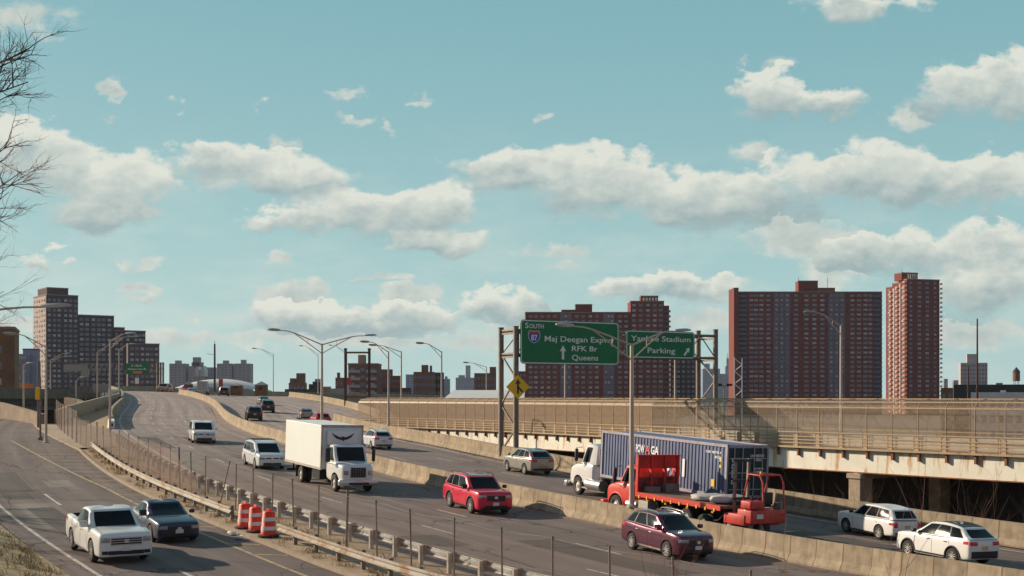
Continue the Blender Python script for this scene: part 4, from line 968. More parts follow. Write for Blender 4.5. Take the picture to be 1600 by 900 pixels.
for y0, y1, yt in ((.2, 2.4, 437), (8.2, 10.4, 444), (15.2, 17.4, 450)): b.balconies(y0, y1, 0, b.z(yt, 770), FL, BM['lit_pink'], side='L', out=1.5)
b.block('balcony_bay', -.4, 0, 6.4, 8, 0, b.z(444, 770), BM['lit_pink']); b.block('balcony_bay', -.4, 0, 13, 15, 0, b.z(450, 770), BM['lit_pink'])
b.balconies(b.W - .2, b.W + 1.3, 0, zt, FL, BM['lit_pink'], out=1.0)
q = MB(); q.tube([(.5, 6, zt), (.5, 6, zt + 6.5)], .12, 5); q.build('mast', MT['galv_dark'], b.o); b.finish()
# the block behind the highway signs (M)
b = Bld('apartment_block', 'long red brick block rising behind the green highway signs', 821, 985, 700, 0); zt = b.z(489); zt2 = b.z(472); Wt = (1037 - 985) / 2000 * 700
b.block('wall', 0, b.W, 0, 17, 0, zt, BM['brick_red'], BM['cap']); b.block('tower_wall', b.W, b.W + Wt, -1.5, 17, 0, zt2, BM['brick_red'], BM['cap']); b.block('tower_wall', b.W + Wt, b.W + Wt + 3.3, 2.5, 17, 0, b.z(477), BM['brick_red'])
b.block('roof_house', 57 * .35, 79 * .35, 4, 12, zt, b.z(483), BM['brick_red']); b.block('roof_house', 79 * .35, 105 * .35, 4, 12, zt, b.z(476), BM['brick_red'], BM['cap']); b.block('roof_house', b.W + 6, b.W + 15.5, 3, 11, zt2, b.z(463), BM['brick_red'], BM['cap'])
q = MB()
for i in range(5): q.box(b.W + 7 + i * 1.7, b.W + 8 + i * 1.7, 2.7, 2.95, zt2 + 1.0, zt2 + 2.6)
q.build('roof_sign_slats', MT['offwhite'], b.o)
for f_ in (.05, .10, .16, .22, .28): b.windows([b.W * f_], 2.0, 1.35, 2, zt - .3, FL)
for f_ in (.49, .55, .62, .68, .90, .96): b.windows([b.W * f_], 2.0, 1.35, 2, zt - .3, FL)
for a0, a1 in ((.33, .44), (.74, .85)): b.block('balcony_bay', b.W * a0, b.W * a1, -.25, 0, 0, zt - .2, BM['balc']); b.windows([b.W * (a0 + .025), b.W * (a0 + .055), b.W * (a1 - .025)], 1.3, 1.5, 2, zt - .3, FL, y=-.25)
for f_ in (.1, .3, .52, .72, .9): b.windows([b.W + Wt * f_], 2.1, 1.35, 2, zt2 - .3, FL, y=-1.5)
b.balconies(b.W + Wt + .1, b.W + Wt + 4, 0, b.z(480), FL, BM['balc'], y=2.5, out=.9)
b.finish()
b = Bld('apartment_block', 'dark shaded wing adjoining the long red block below the parking sign', 1048, 1088, 720, 0); zt = b.z(561); b.block('wall', 0, b.W, 0, 15, 0, zt, BM['brick_dark'], BM['cap'])
for f_ in (.12, .3, .5, .7, .88): b.windows([b.W * f_], 1.6, 1.4, 2, zt, FL)
b.finish()
# stepped dark complex on the other side (L)
b = Bld('apartment_complex', 'stepped dark brick apartment complex descending from a tall tower', 73, 122, 700, 35); z1 = b.z(461); W1 = b.W
b.block('wall', 0, W1, 0, 27, 0, z1, BM['brick_dark'], BM['cap']); b.block('lit_tint_flank', -.35, 0, .4, 26.6, 0, z1 - .3, BM['lit_pink']); b.block('roof_house', 1.5, 13, 5, 24, z1, b.z(449), BM['brick_dark'], BM['cap'])  # flank skin: sunlight on the dark tower put into a pale colour
z2 = b.z(494, 717); z3 = b.z(518, 730); b.block('wall', W1, W1 + 20.3, 1, 20, 0, z2, BM['brick_dark'], BM['cap']); b.block('wall', W1 + 20.3, W1 + 38.7, 2, 20, 0, z3, BM['brick_dark'], BM['cap'])
b.block('roof_house', W1 + 23, W1 + 28, 6, 12, z3, b.z(513, 730), BM['brick_dark'], BM['cap'])
b.windows([W1 * f_ for f_ in (.08, .24, .39, .6, .76, .92)], 1.7, 1.5, 3, z1 - 1, FL)
b.windows([W1 + 20.3 * f_ for f_ in (.11, .26, .43, .58, .71, .87)], 2.0, 1.5, 3, z2 - .5, FL, y=1.); b.windows([W1 + 20.3 + 18.4 * f_ for f_ in (.1, .25, .45, .7, .82, .93)], 1.7, 1.5, 3, z3 - .5, FL, y=2., skip=.1)
b.windows([3, 8, 13, 18, 23], 2.4, 1.5, 3, z1 - 1, FL, y=-.35, side='L'); b.finish()
b = Bld('apartment_block', 'lower dark brick block in front of the stepped complex, beside the green overhead sign', 200, 249, 640, 20); zt = b.z(538); b.block('wall', 0, b.W, 0, 14, 0, zt, mat('brick_plum', (.095, .062, .064), .9, nscale=.1, namt=.2), BM['cap'])
b.windows([b.W * f_ for f_ in (.13, .29, .46, .62, .76, .91)], 1.7, 1.4, 3, zt - .6, FL); b.finish()
b = Bld('building', 'plain orange brown brick building cut off at the picture edge', -40, 23, 330, 18); zt = b.z(513); b.block('wall', 0, b.W, 0, 20, 0, zt, BM['orange_brown'], BM['cap']); b.windows([b.W * .3, b.W * .6], 1.5, 1.8, 8, zt - 3, 4.2); b.finish()
b = Bld('glass_tower', 'bluish glass office tower between orange brick and lit tower wall', 25, 45, 620, 10); zt = b.z(553); b.block('wall', 0, b.W, 0, 12, 0, zt, BM['slate']); b.block('core', b.W * .4, b.W * 1.5, 4, 12, 0, b.z(546), BM['slate'], BM['brick_dark'])
q = MB()
for i in range(1, 10): q.box(b.W * i / 10 - .06, b.W * i / 10 + .06, -.14, 0, 1, zt - .5)
q.build('mullion', BM['wframe'], b.o); b.windows([b.W * (i + .5) / 5 for i in range(5)], 1.1, 1.6, 4, zt, 3.3, y=-.02); b.finish()
# far towers and low blocks: floors read as bands
def far_tower(label, px0, px1, yt, d, m, caps=(), yaw=0, depth=None, fl=2.9, group=None, cols=None, name='tower_block', bandm=None, cat='building'):
    b = Bld(name, label, px0, px1, d, yaw, cat, group); zt = b.z(yt); dp = depth or b.W * .9
    b.block('wall', 0, b.W, 0, dp, 0, zt, m)
    for (a0, a1, y) in caps: b.block('roof_house', (a0 - px0) / (px1 - px0) * b.W, (a1 - px0) / (px1 - px0) * b.W, dp * .25, dp * .7, zt, b.z(y), m)
    n = cols or max(2, int(b.W / 4.2)); b.windows([b.W * (i + .5) / n for i in range(n)], b.W / n * .55, 1.3, max(2, zt - 24 * fl), zt - .5, fl)
    st = b.wins; b.wins = []; q = MB()
    for (x, y, z, w, h, sd_) in st: q.box(x - w / 2, x + w / 2, -.15, 0, z - h / 2, z + h / 2)
    tag(q.build('window_field', bandm or BM['wglass'], b.o), kind='stuff'); return b
GT = 'distant slab towers beyond the viaduct'
far_tower('pale blue grey distant tower above the orange roofed cars', 264.5, 290, 568, 1500, BM['grey'], [(272, 280, 563)], group=GT)
far_tower('distant tower with wide flared top storey', 295.5, 318, 572, 1500, BM['grey'], [(298, 315, 566), (300, 311, 558)], group=GT)
far_tower('grey distant tower just past the thick dark pole', 339, 362, 568, 1500, BM['grey'], [(347, 355, 563)], group=GT)
far_tower('distant tower last in its row, above the pyramid roofed huts', 365.5, 391, 568, 1500, BM['grey'], [(375, 382, 562)], group=GT)
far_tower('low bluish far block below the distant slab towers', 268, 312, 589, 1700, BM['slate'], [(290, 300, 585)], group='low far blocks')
far_tower('blocky grey industrial silo house with rounded pale hoods', 320, 336, 574, 900, BM['slate'], [(305, 312, 575), (313, 320, 575)])
b = Bld('silo', 'pair of pale rounded rooftop hoods on dark stilts', 304, 321, 880, 0, 'industrial building'); k = .44
for x in (0, 8.5 * k): q = MB(); q.rings([[(x + .2, y, b.z(588)), (x + 7.6 * k, y, b.z(588)), (x + 7.6 * k, y, b.z(578)), (x + 5 * k, y, b.z(573.5)), (x + 2 * k, y, b.z(574)), (x + .2, y, b.z(580))] for y in (0, 9)], 0); q.build('hood', BM['sheet'], b.o); q = MB(); [q.box(x + a, x + a + .5, 1, 1.5, 0, b.z(588)) for a in (.4, 2.6)]; q.build('stilt', BM['grey'], b.o)
# white dome roof
o = empty('dome_hall', W(345, 612, 430), 'wide white domed tent roof beyond the highway crest', 'building'); k = 430 / 2000; m = MB(); rs = []
for j in range(9):
    a = math.pi * j / 8; rs.append([((-76 + 152 * i / 16) * k, -8 * math.cos(a) , (20 * (1 - ((i - 8) / 8) ** 2) ** .8 * k) * (.35 + .65 * math.sin(a))) for i in range(17)])
m.rings(rs, 0, False, False); m.build('roof', BM['roofwhite'], o, 60)
m = MB(); m.box(-74 * k, 74 * k, -6, 6, -6, .3); m.build('wall', BM['sheet'], o)
def hut(px0, px1, yt, yb, d, lab):
    k = d / 2000; o = empty('hut', W((px0 + px1) / 2, yb, d), lab, 'hut', 'small huts by the viaduct crest'); w = (px1 - px0) / 2 * k; h = (yb - yt) * k
    m = MB(); m.box(-w * .9, w * .9, -w * .9, w * .9, -3, h * .62); m.build('wall', BM['orange_brown'], o)
    m = MB(); m.rings([[(-w, -w, h * .62), (w, -w, h * .62), (w, w, h * .62), (-w, w, h * .62)], [(-.1, -.1, h), (.1, -.1, h), (.1, .1, h), (-.1, .1, h)]], 0); m.build('roof', BM['grey'], o)
    m = MB(); m.box(-w * .3, w * .3, -w * .93, -w * .9, .2, h * .45); m.build('opening', BM['dark'], o)
hut(399, 418, 596, 611, 300, 'hut with grey pyramid roof standing next to a single arm lamp'); hut(361, 379, 599, 608, 310, 'flat hut with dark open front behind the dark van'); hut(288, 301, 596, 609, 300, 'slim orange brown hut at the crest beside the white truck')
far_tower('brown low block with tall square middle', 451, 476, 598, 520, BM['brick_brown'], [(462, 475, 583), (452, 461, 591)], cols=4)
far_tower('long low dark brown roofs below the double arm lamp', 445, 512, 608, 470, BM['brick_dark'], [(486, 494, 596), (480, 484, 600)], cols=9)
far_tower('faded bluish far block peeking over brown roofs', 492, 503, 592, 1400, BM['slate'])
far_tower('small pale tan block beside the portal frame', 505, 516, 604, 430, BM['tan'], cols=2)
far_tower('terraced brick flats with narrow chimney tower', 524, 543, 590, 440, BM['brick_brown'], [(526, 530, 582)], cols=3)
far_tower('low grey brown flats at the foot of the portal frame', 516, 545, 607, 400, BM['grey'], cols=6)
def banded(label, px0, px1, yt, d, caps, yaw=0):
    b = Bld('balcony_block', label, px0, px1, d, yaw); zt = b.z(yt); b.block('wall', 0, b.W, 0, 14, 0, zt, BM['brick_brown'], BM['cap'])
    for (a0, a1, y) in caps: b.block('roof_house', (a0 - px0) / (px1 - px0) * b.W, (a1 - px0) / (px1 - px0) * b.W, 3, 9, zt, b.z(y), BM['tan'])
    q = MB(); n = max(3, int(b.W / 3.4)); b.windows([b.W * (i + .5) / n for i in range(n)], 1.6, 1.3, 6, zt - .3, 2.8); b.balconies(.3, b.W * .42, 6, zt - .3, 2.8, BM['pale'], out=1.0); b.balconies(b.W * .62, b.W - .3, 6, zt - .3, 2.8, BM['pale'], out=1.0); b.finish(60)
banded('balcony striped brick block seen through the portal frame', 544, 590, 570, 480, [(558, 568, 554)])
far_tower('stepped brown brick flats behind the paired lamp posts', 591, 612, 577, 500, BM['brick_brown'], [], cols=5); far_tower('lower shoulder of brown flats beside the cage end', 612, 626, 587, 500, BM['brick_brown'], cols=4)
far_tower('low purple grey row below the brown flats', 598, 640, 606, 420, BM['brick_dark'], cols=10)
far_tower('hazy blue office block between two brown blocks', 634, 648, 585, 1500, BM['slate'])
far_tower('square brown block with tall chimney house and small flue', 646, 678, 581, 480, BM['brick_brown'], [(658, 668, 570), (671, 674, 571)], cols=7)
far_tower('brown side wing touching the square chimney block', 678, 693, 582, 490, BM['brick_dark'], cols=3)
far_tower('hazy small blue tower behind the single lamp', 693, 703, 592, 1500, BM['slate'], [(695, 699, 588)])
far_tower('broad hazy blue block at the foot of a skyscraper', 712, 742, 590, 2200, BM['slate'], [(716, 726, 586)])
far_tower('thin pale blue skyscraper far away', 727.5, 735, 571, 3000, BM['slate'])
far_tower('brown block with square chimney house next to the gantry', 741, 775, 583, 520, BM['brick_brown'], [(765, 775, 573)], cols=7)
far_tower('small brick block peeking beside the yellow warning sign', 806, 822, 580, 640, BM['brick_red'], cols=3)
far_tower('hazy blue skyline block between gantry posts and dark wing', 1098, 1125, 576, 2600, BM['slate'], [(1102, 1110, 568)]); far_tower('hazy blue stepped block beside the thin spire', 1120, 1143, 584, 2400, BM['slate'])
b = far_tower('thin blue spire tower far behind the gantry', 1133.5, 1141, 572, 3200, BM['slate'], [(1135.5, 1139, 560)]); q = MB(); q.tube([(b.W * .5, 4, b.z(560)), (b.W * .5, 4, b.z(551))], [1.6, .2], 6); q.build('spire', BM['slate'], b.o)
far_tower('pale lilac distant block with central roof house', 1501, 1543, 567, 900, BM['pale'], [(1512, 1529, 553)], cols=9, yaw=-14)
far_tower('tiny hazy tower next to the corner tower', 1475, 1481, 592, 2000, BM['grey']); far_tower('second tiny hazy tower before the pale distant block', 1490, 1499, 594, 2000, BM['grey'])
far_tower('low tan roofs under the water tower', 1546, 1640, 604, 700, BM['tan'], [(1556, 1566, 598)], cols=14, yaw=-22)
far_tower('dark low windowless shed behind the caged bridge', 1490, 1640, 601, 330, BM['dark'], cols=3, bandm=BM['dark'], yaw=-22, depth=8); far_tower('orange brown low shed touching the dark one', 1470, 1489, 606, 320, BM['orange_brown'], cols=2, yaw=-20)
far_tower('low white workshop in front of the dark shed', 1517, 1640, 613, 240, BM['sheet'], [(1563, 1571, 610)], cols=9, yaw=-24, depth=5)
o = empty('water_tower', W(1588, 604, 800), 'rooftop wooden water tower on steel legs', 'water tower'); m = MB(); m.lathe([(2.2, 3.4), (2.2, 9.2)], 16, 0, cap=True); m.build('tank', BM['brick_brown'], o, 40); m = MB(); m.lathe([(2.4, 9.25), (.1, 12.2)], 16, 0, cap=True); m.build('roof', BM['brick_dark'], o, 40)
for a in range(4): m = MB(); m.tube([(1.9 * math.cos(a * 1.57 + .78), 1.9 * math.sin(a * 1.57 + .78), -3), (1.5 * math.cos(a * 1.57 + .78), 1.5 * math.sin(a * 1.57 + .78), 3.4)], .17, 5); m.build('leg', MT['galv_dark'], o)
o = empty('white_hall', W(755, 626, 185), 'low building with shallow white roof beyond the brown cage', 'building'); k = 185 / 2000
m = MB(); m.rings([[(-64 * k, 0, 0), (64 * k, 0, 0), (64 * k, 0, .15), (-64 * k, 0, .15)], [(-50 * k, 9, 0), (66 * k, 9, 0), (66 * k, 9, 17 * k), (-50 * k, 9, 17 * k)]], 0); m.build('roof', BM['roofwhite'], o); m = MB(); m.box(-62 * k, 63 * k, .3, 13, -8, -.05); m.build('wall', BM['sheet'], o)
# pale lattice mast in front of the widest slab
o = empty('lattice_mast', W(1152, 640, 200), 'cream lattice mast rising in front of the widest brick slab', 'mast'); k = .1; m = MB()
for x in (-.45, .75): m.tube([(x, 0, -2), (x, 0, (8.2 if x < 0 else 8.0))], .07, 5)
for i in range(7): m.tube([(-.45 if i % 2 else .75, 0, 1 + i), (.75 if i % 2 else -.45, 0, 2 + i)], .06, 5)
m.build('lattice', MT['offwhite'], o)

# ------------------------------------------------------------------ overpass and walls beside the service road
A_ = W(-60, 620, 150); B_ = W(187, 620, 216); dv = (B_ - A_); ln = dv.length; an = math.atan2(dv.y, dv.x)
o = empty('overpass', (A_.x, A_.y, 0), 'dark concrete overpass crossing behind the service road', 'overpass', rot=(0, 0, an))
m = MB(); m.box(0, ln, 0, .4, 5.75, 7.1); m.box(0, ln, .4, 12, 5.75, 6.0); m.build('deck', BM['olive'], o)
m = MB(); m.box(0, ln, .5, .8, 4.9, 5.74); m.build('girder', BM['dark'], o)
m = MB(); m.box(14, ln * .62, 1.5, 1.8, 4.1, 5.74); m.build('lower_girder', BM['steelblue'], o)
m = MB(); m.box(ln * .83, ln * .99, -.35, -.02, 5.9, 7.25); m.build('light_parapet', MT['offwhite'], o)
for x in (ln * .62, ln * .3): m = MB(); m.box(x, x + .9, 1, 11, -4.6, 5.7); m.build('pier', BM['olive'], o)
m = MB(); m.box(-5, ln, 13, 13.6, -4.6, 6.2); m.build('void_backing', BM['dark'], o)  # dark sheet added behind, standing for the shade under the overpass
def wall_prism(name, label, pts, th, m):
    """wall whose top line runs through pts (world), dropping to the ground sheet"""
    mb = MB(); o0 = Vector((pts[0].x, pts[0].y, 0)); d = (pts[-1] - pts[0]); n = Vector((-d.y, d.x, 0)).normalized() * th; vs = []
    for p in pts: vs += [p, p + n, Vector((p.x, p.y, -4.6)), Vector((p.x, p.y, -4.6)) + n]
    for i in range(len(pts) - 1):
        a = 4 * i; c = a + 4; mb.add([], [])
    mb.add(vs, [f for i in range(len(pts) - 1) for a in [4 * i] for f in ((a, a + 1, a + 5, a + 4), (a, a + 2, a + 6, a + 4), (a + 1, a + 3, a + 7, a + 5))] + [(0, 1, 3, 2), (len(vs) - 4, len(vs) - 3, len(vs) - 1, len(vs) - 2)])
    return tag(mb.build(name, m), label, 'wall')
wallm = mat('retaining_brown', (.26, .19, .13), .9, nscale=.6, namt=.25, coord='World')
wall_prism('retaining_wall', 'brown retaining wall sloping down beside the service road underpass', [W(-70, 618, 150), W(0, 629, 142), W(30, 637, 136), W(64, 647, 128)], .5, wallm)
wall_prism('retaining_wall', 'brown tapered wing wall below the dark overpass opening', [W(100, 621, 168), W(120, 624, 166), W(153, 641, 160)], .5, wallm)

# ------------------------------------------------------------------ bare trees and brush
def grow(mb, p, d, ln, r, depth, rng, mi=0, spread=.5, up=.08, kids=(2, 4)):
    pts = [p]; n = 4; q = p.copy(); dd = d.copy()
    for i in range(n):
        dd = (dd + Vector((rng.gauss(0, .16), rng.gauss(0, .16), rng.gauss(0, .13) + up))).normalized(); q = q + dd * ln / n; pts.append(q.copy())
    mb.tube(pts, [r * (1 - .55 * i / n) for i in range(n + 1)], 5 if r > .02 else 3, mi, False)
    if depth <= 0: return
    for _ in range(rng.randint(*kids)):
        i = rng.randint(1, n); nd = (pts[i] - pts[i - 1]).normalized(); nd = (nd + Vector((rng.gauss(0, spread), rng.gauss(0, spread), rng.gauss(0, spread * .8)))).normalized()
        grow(mb, pts[i], nd, ln * rng.uniform(.45, .75), r * .5, depth - 1, rng, mi, spread, up, kids)
def bare_tree(label, base, h, limbs, seed, twigm, r=.22, depth=3, kids=(2, 4)):
    rng = random.Random(seed); o = empty('bare_tree', base, label, 'tree', 'bare trees along the verge'); b0 = Vector(base)
    m = MB(); m.tube([(0, 0, -.2), (.1, .05, h * .3), (-.05, 0, h * .6), (.1, .1, h)], [r * 1.3, r, r * .8, r * .45], 10); m.build('trunk', MT['bark'], o, 50)
    m = MB()
    for (z0, tgt, rr) in limbs:
        s0 = Vector((0, 0, z0)); t = Vector(tgt) - b0; mid = s0.lerp(t, .5) + Vector((0, 0, .25 * rng.uniform(.3, 1))); pts = [s0, s0.lerp(mid, .5) + Vector((0, 0, .15)), mid, mid.lerp(t, .5) + Vector((rng.gauss(0, .05), 0, rng.gauss(0, .06))), t]
        m.tube(pts, [rr, rr * .8, rr * .62, rr * .42, rr * .22], 6, 0, False)
        for i in (2, 2, 3, 3, 3, 4, 4, 4):
            d = (pts[i] - pts[i - 1]).normalized(); d = (d + Vector((rng.gauss(0, .5), rng.gauss(0, .5), rng.gauss(0, .55)))).normalized(); grow(m, pts[i].lerp(pts[i - 1], rng.random() * .6), d, (t - s0).length * rng.uniform(.09, .19), rr * .34, depth, rng, 0, .5, .03, kids)
    m.build('crown', twigm, o, 60)
    return o
D1 = 21.
bare_tree('dark bare tree whose twisted upper branches hang into the sky', (-11.0, D1, .5), 12.5, [(9.6, W(46, 78, D1), .045), (9.2, W(44, 128, D1 + .5), .04), (8.6, W(8, 108, D1), .03), (9.4, W(20, 95, D1 + .3), .035), (8.9, W(28, 142, D1 - .3), .03)], 11, MT['bark'], .2, 2, (3, 5))
D2 = 26.
bare_tree('reddish bare tree with fine twigs below the dark branches', (-13.6, D2, .6), 10.5, [(7.7, W(18, 222, D2), .04), (7.2, W(34, 268, D2), .04), (6.6, W(14, 300, D2), .03), (5.8, W(4, 400, D2), .025), (5.0, W(6, 455, D2), .025), (4.4, W(-2, 500, D2), .02), (7.4, W(12, 245, D2 + .4), .03), (6.9, W(22, 285, D2 - .4), .03), (6.2, W(10, 335, D2), .025)], 5, MT['twig'], .17, 2, (3, 5))
rng = random.Random(3)
for i, (s, t, h, lab) in enumerate(((24, -37, 9, 'bare roadside tree throwing thin branch shadows on the service road'), (15, -39, 10, 'second bare roadside tree shading the service road'), (33, -38, 9, 'bare roadside tree farther up the verge'))):
    p = Vector(P(s, t)); o = empty('bare_tree', p, lab, 'tree', 'bare trees along the verge'); m = MB(); m.tube([(0, 0, -.2), (.1, .1, h * .5), (0, 0, h * .8)], [.2, .13, .07], 8); m.build('trunk', MT['bark'], o, 50); m = MB()
    for k in range(15): z = h * (.3 + .035 * k); a = rng.uniform(0, 6.28); grow(m, Vector((.05, .05, z)), Vector((math.cos(a), math.sin(a), .5)).normalized(), h * .36, .075, 2, rng, 0, .45, .05, (3, 5))
    m.build('crown', MT['bark'], o, 60)
def shrub(label, base, h, n, seed, m_, spread=.35, depth=2, r=.015, cat='shrub'):
    rng = random.Random(seed); o = MB(); b0 = Vector(base)
    for _ in range(n):
        a = rng.uniform(0, 6.28); grow(o, Vector((math.cos(a) * .15 * h * .4, math.sin(a) * .15 * h * .4, 0)), Vector((math.cos(a) * spread, math.sin(a) * spread, 1)).normalized(), h * rng.uniform(.6, .95), r, depth, rng, 0, .35, .05)
    x = o.build('bare_shrub', m_, None, 60); x.location = b0; return tag(x, label, cat, 'bare brush below the bridge')
shrub('tall bare brush growing against the bridge pier', W(1308, 905, 76).xy.to_3d() + Vector((0, 0, -4.6)), 5.2, 7, 1, MT['brush'], .25)
shrub('reddish brush thicket under the bridge behind the white crossover', W(1500, 905, 70).xy.to_3d() + Vector((0, 0, -4.6)), 5.0, 9, 2, MT['twig'], .4)
shrub('brush thicket with darker stems under the bridge edge', W(1555, 905, 68).xy.to_3d() + Vector((0, 0, -4.6)), 5.0, 8, 8, MT['bark'], .4); shrub('low brush between pier and thicket under the bridge', W(1440, 905, 74).xy.to_3d() + Vector((0, 0, -4.6)), 3.9, 6, 6, MT['twig'], .4)
for px, d, top, lab, sd, n in ((1036, 34, 872, 'dry tangled weed poking up at the fence line', 21, 8), (1238, 30, 838, 'two thin dry stems before the median barrier', 22, 2), (1370, 30, 800, 'tallest thin dry stem before the median barrier', 23, 2), (1195, 30, 860, 'short slanting dry stem near the fence end', 24, 1)):
    p = W(px, top, d); zb = -.8; o = shrub(lab, (p.x, p.y, zb), p.z - zb, n, sd, MT['twig'], .12 if n < 4 else .3, 1 if n < 4 else 2, .012, 'weed'); o['group'] = 'dry weeds along the fence'; o.name = 'dry_weed'
# ------------------------------------------------------------------ vehicles (local: +x forward, +y its left, z up)
def place(o, s, t, dirn, scale=1., yaw=0.):
    p = Vector(P(s, t)); f = (Vector(P(s + 1.3, t)) - Vector(P(s - 1.3, t))).normalized() * dirn; r = (Vector(P(s, t + .8)) - Vector(P(s, t - .8))).normalized()
    up = f.cross(r).normalized(); up = up if up.z > 0 else -up; l = up.cross(f).normalized()
    M_ = Matrix(((f.x, l.x, up.x, p.x), (f.y, l.y, up.y, p.y), (f.z, l.z, up.z, p.z + .004), (0, 0, 0, 1)))
    o.matrix_world = M_ @ Matrix.Rotation(yaw, 4, 'Z') @ Matrix.Scale(scale, 4)
RING = [(0, 0), (.80, 0), (.93, .01), (.985, .09), (1.0, .36), (1.0, .58), (.985, .80), (.965, .90), (.935, .965), (.88, .995), (.5, 1.012), (0, 1.018)]
def gh_fn(g):
    xa0, xa1, xd1, xd0, zbf, zbr, zr, wb, wr, bow = g
    def lerp(a, b, t): return a + (b - a) * t
    def wid(v, x):
        t = max(0., min(1., (xa0 - x) / (xa0 - xd0))); plan = 1 - .10 * max(0, .25 - t) / .25 - .09 * max(0, t - .72) / .28
        return lerp(wb, wr, v ** 1.25) * plan
    def zz(v, x):
        t = max(0., min(1., (xa0 - x) / (xa0 - xd0))); tm = (xa1 - x) / (xa1 - xd1); zr_ = zr - .075 * (2 * max(-.3, min(1.2, tm)) - .8) ** 2
        return lerp(lerp(zbf, zbr, t), zr_, v)
    def front(p, v): x = lerp(xa0, xa1, v); return Vector((x + bow * (1 - p * p) * (1 - .4 * v), p * wid(v, x), zz(v, x)))
    def rear(p, v): x = lerp(xd0, xd1, v); return Vector((x - bow * .6 * (1 - p * p), p * wid(v, x), zz(v, x)))
    def side(u, v, sg): x = lerp(lerp(xa0, xa1, v), lerp(xd0, xd1, v), u); return Vector((x, sg * wid(v, x) * (1 + .015 * math.sin(math.pi * u)), zz(v, x)))
    return front, rear, side
def cabin(mb, g, mi=0):
    front, rear, side = gh_fn(g); NV = 7; rs = []
    for i in range(NV + 1):
        v = i / NV * .97; ring = [front(p, v) for p in (.90, .6, .3, 0, -.3, -.6, -.90)] + [side(u, v, -1) for u in (.025, .12, .25, .4, .55, .7, .85, .975)] + [rear(p, v) for p in (-.90, -.6, -.3, 0, .3, .6, .90)] + [side(u, v, 1) for u in (.975, .85, .7, .55, .4, .25, .12, .025)]
        rs.append(ring)
    c = sum(rs[-1], Vector()) / len(rs[-1])
    for k, dz in ((.965, .022), (.88, .042), (.6, .058), (.3, .064)): rs.append([Vector((c.x + (p.x - c.x) * k, c.y + (p.y - c.y) * k, p.z + dz)) for p in rs[NV]])
    mb.rings(rs, mi, True)
def pane(fn, a0, a1, v0, v1, na=6, nv=4, off=.010, xc=0.):
    rs = []; e = .01
    def nrm(a, v):
        n = (fn(a + e, v) - fn(a - e, v)).cross(fn(a, v + e) - fn(a, v - e)).normalized(); return n
    c = sum((fn(a0 + (a1 - a0) * i / 2, .5) for i in range(3)), Vector()) / 3; vs = []
    for i in range(na + 1):
        for j in range(nv + 1):
            a = a0 + (a1 - a0) * i / na; v = v0 + (v1 - v0) * j / nv; p = fn(a, v); n = nrm(a, v)
            if n.dot(p - Vector((xc, 0, p.z))) < 0: n = -n
            vs.append((p, n))
    mb = MB(); k = nv + 1; o = [p + n * off for p, n in vs]; b = [p - n * .015 for p, n in vs]; N_ = len(vs)
    fs = [(i * k + j, i * k + j + 1, (i + 1) * k + j + 1, (i + 1) * k + j) for i in range(na) for j in range(nv)]
    bd = [(i * k) for i in range(na + 1)] + [na * k + j for j in range(1, k)] + [i * k + nv for i in range(na - 1, -1, -1)] + [j for j in range(nv - 1, 0, -1)]
    fs += [(bd[i], bd[(i + 1) % len(bd)], bd[(i + 1) % len(bd)] + N_, bd[i] + N_) for i in range(len(bd))]
    mb.add(o + b, fs); return mb
_wheel = {}
def wheel_meshes(style):
    if style in _wheel: return _wheel[style]
    q = MB(); q.lathe([(.62, -.5), (.86, -.5), (.96, -.42), (1., -.28), (1., .28), (.96, .42), (.86, .5), (.62, .5), (.60, .2), (.60, -.2), (.62, -.5)], 28, 0, Matrix.Rotation(R(-90), 4, 'X')); ty = q.mesh('wheel', MT['rubber'], 40)
    q = MB(); q.lathe([(.66, .40), (.62, .47), (.58, .44), (.56, .28), (.10, .22), (.0, .22)], 28, 1, Matrix.Rotation(R(-90), 4, 'X'))
    q.lathe([(.66, .40), (.64, .485), (.59, .47), (.58, .40)], 28, 0, Matrix.Rotation(R(-90), 4, 'X'))
    if style == 'alloy':
        for k in range(5):
            M_ = Matrix.Rotation(2 * math.pi * k / 5, 4, 'Y')
            for dx in (-.09, .09): q.rings([[(dx * .5 - .045, .44, .08), (dx * .5 + .045, .44, .08), (dx * .5 + .045, .36, .08), (dx * .5 - .045, .36, .08)], [(dx * 1.7 - .06, .46, .60), (dx * 1.7 + .06, .46, .60), (dx * 1.7 + .06, .34, .60), (dx * 1.7 - .06, .34, .60)]], 0, True, True, M_)
        q.lathe([(.15, .40), (.13, .47), (.0, .47)], 14, 0, Matrix.Rotation(R(-90), 4, 'X'))
        mats = [MT['alloy'], MT['under']]
    else:
        q.lathe([(.56, .30), (.34, .26), (.30, .38), (.16, .42), (.14, .52), (.0, .54)], 20, 0, Matrix.Rotation(R(-90), 4, 'X'))
        for k in range(8): a = 2 * math.pi * k / 8; q.tube([(.44 * math.cos(a), .25, .44 * math.sin(a)), (.44 * math.cos(a), .292, .44 * math.sin(a))], .06, 6, 1)
        mats = [MT['steel_rim'], MT['under']]
    rm = q.mesh('rim', mats, 40); _wheel[style] = (ty, rm); return _wheel[style]
def wheel(o, x, y, r, w, style='alloy'):
    """outer face towards sign of y"""
    ty, rm = wheel_meshes(style); a = link('wheel', ty, o); a.location = (x, y, r); a.scale = (r, w, r)
    if y < 0: a.rotation_euler = (0, 0, math.pi)
    link('rim', rm, a); return a
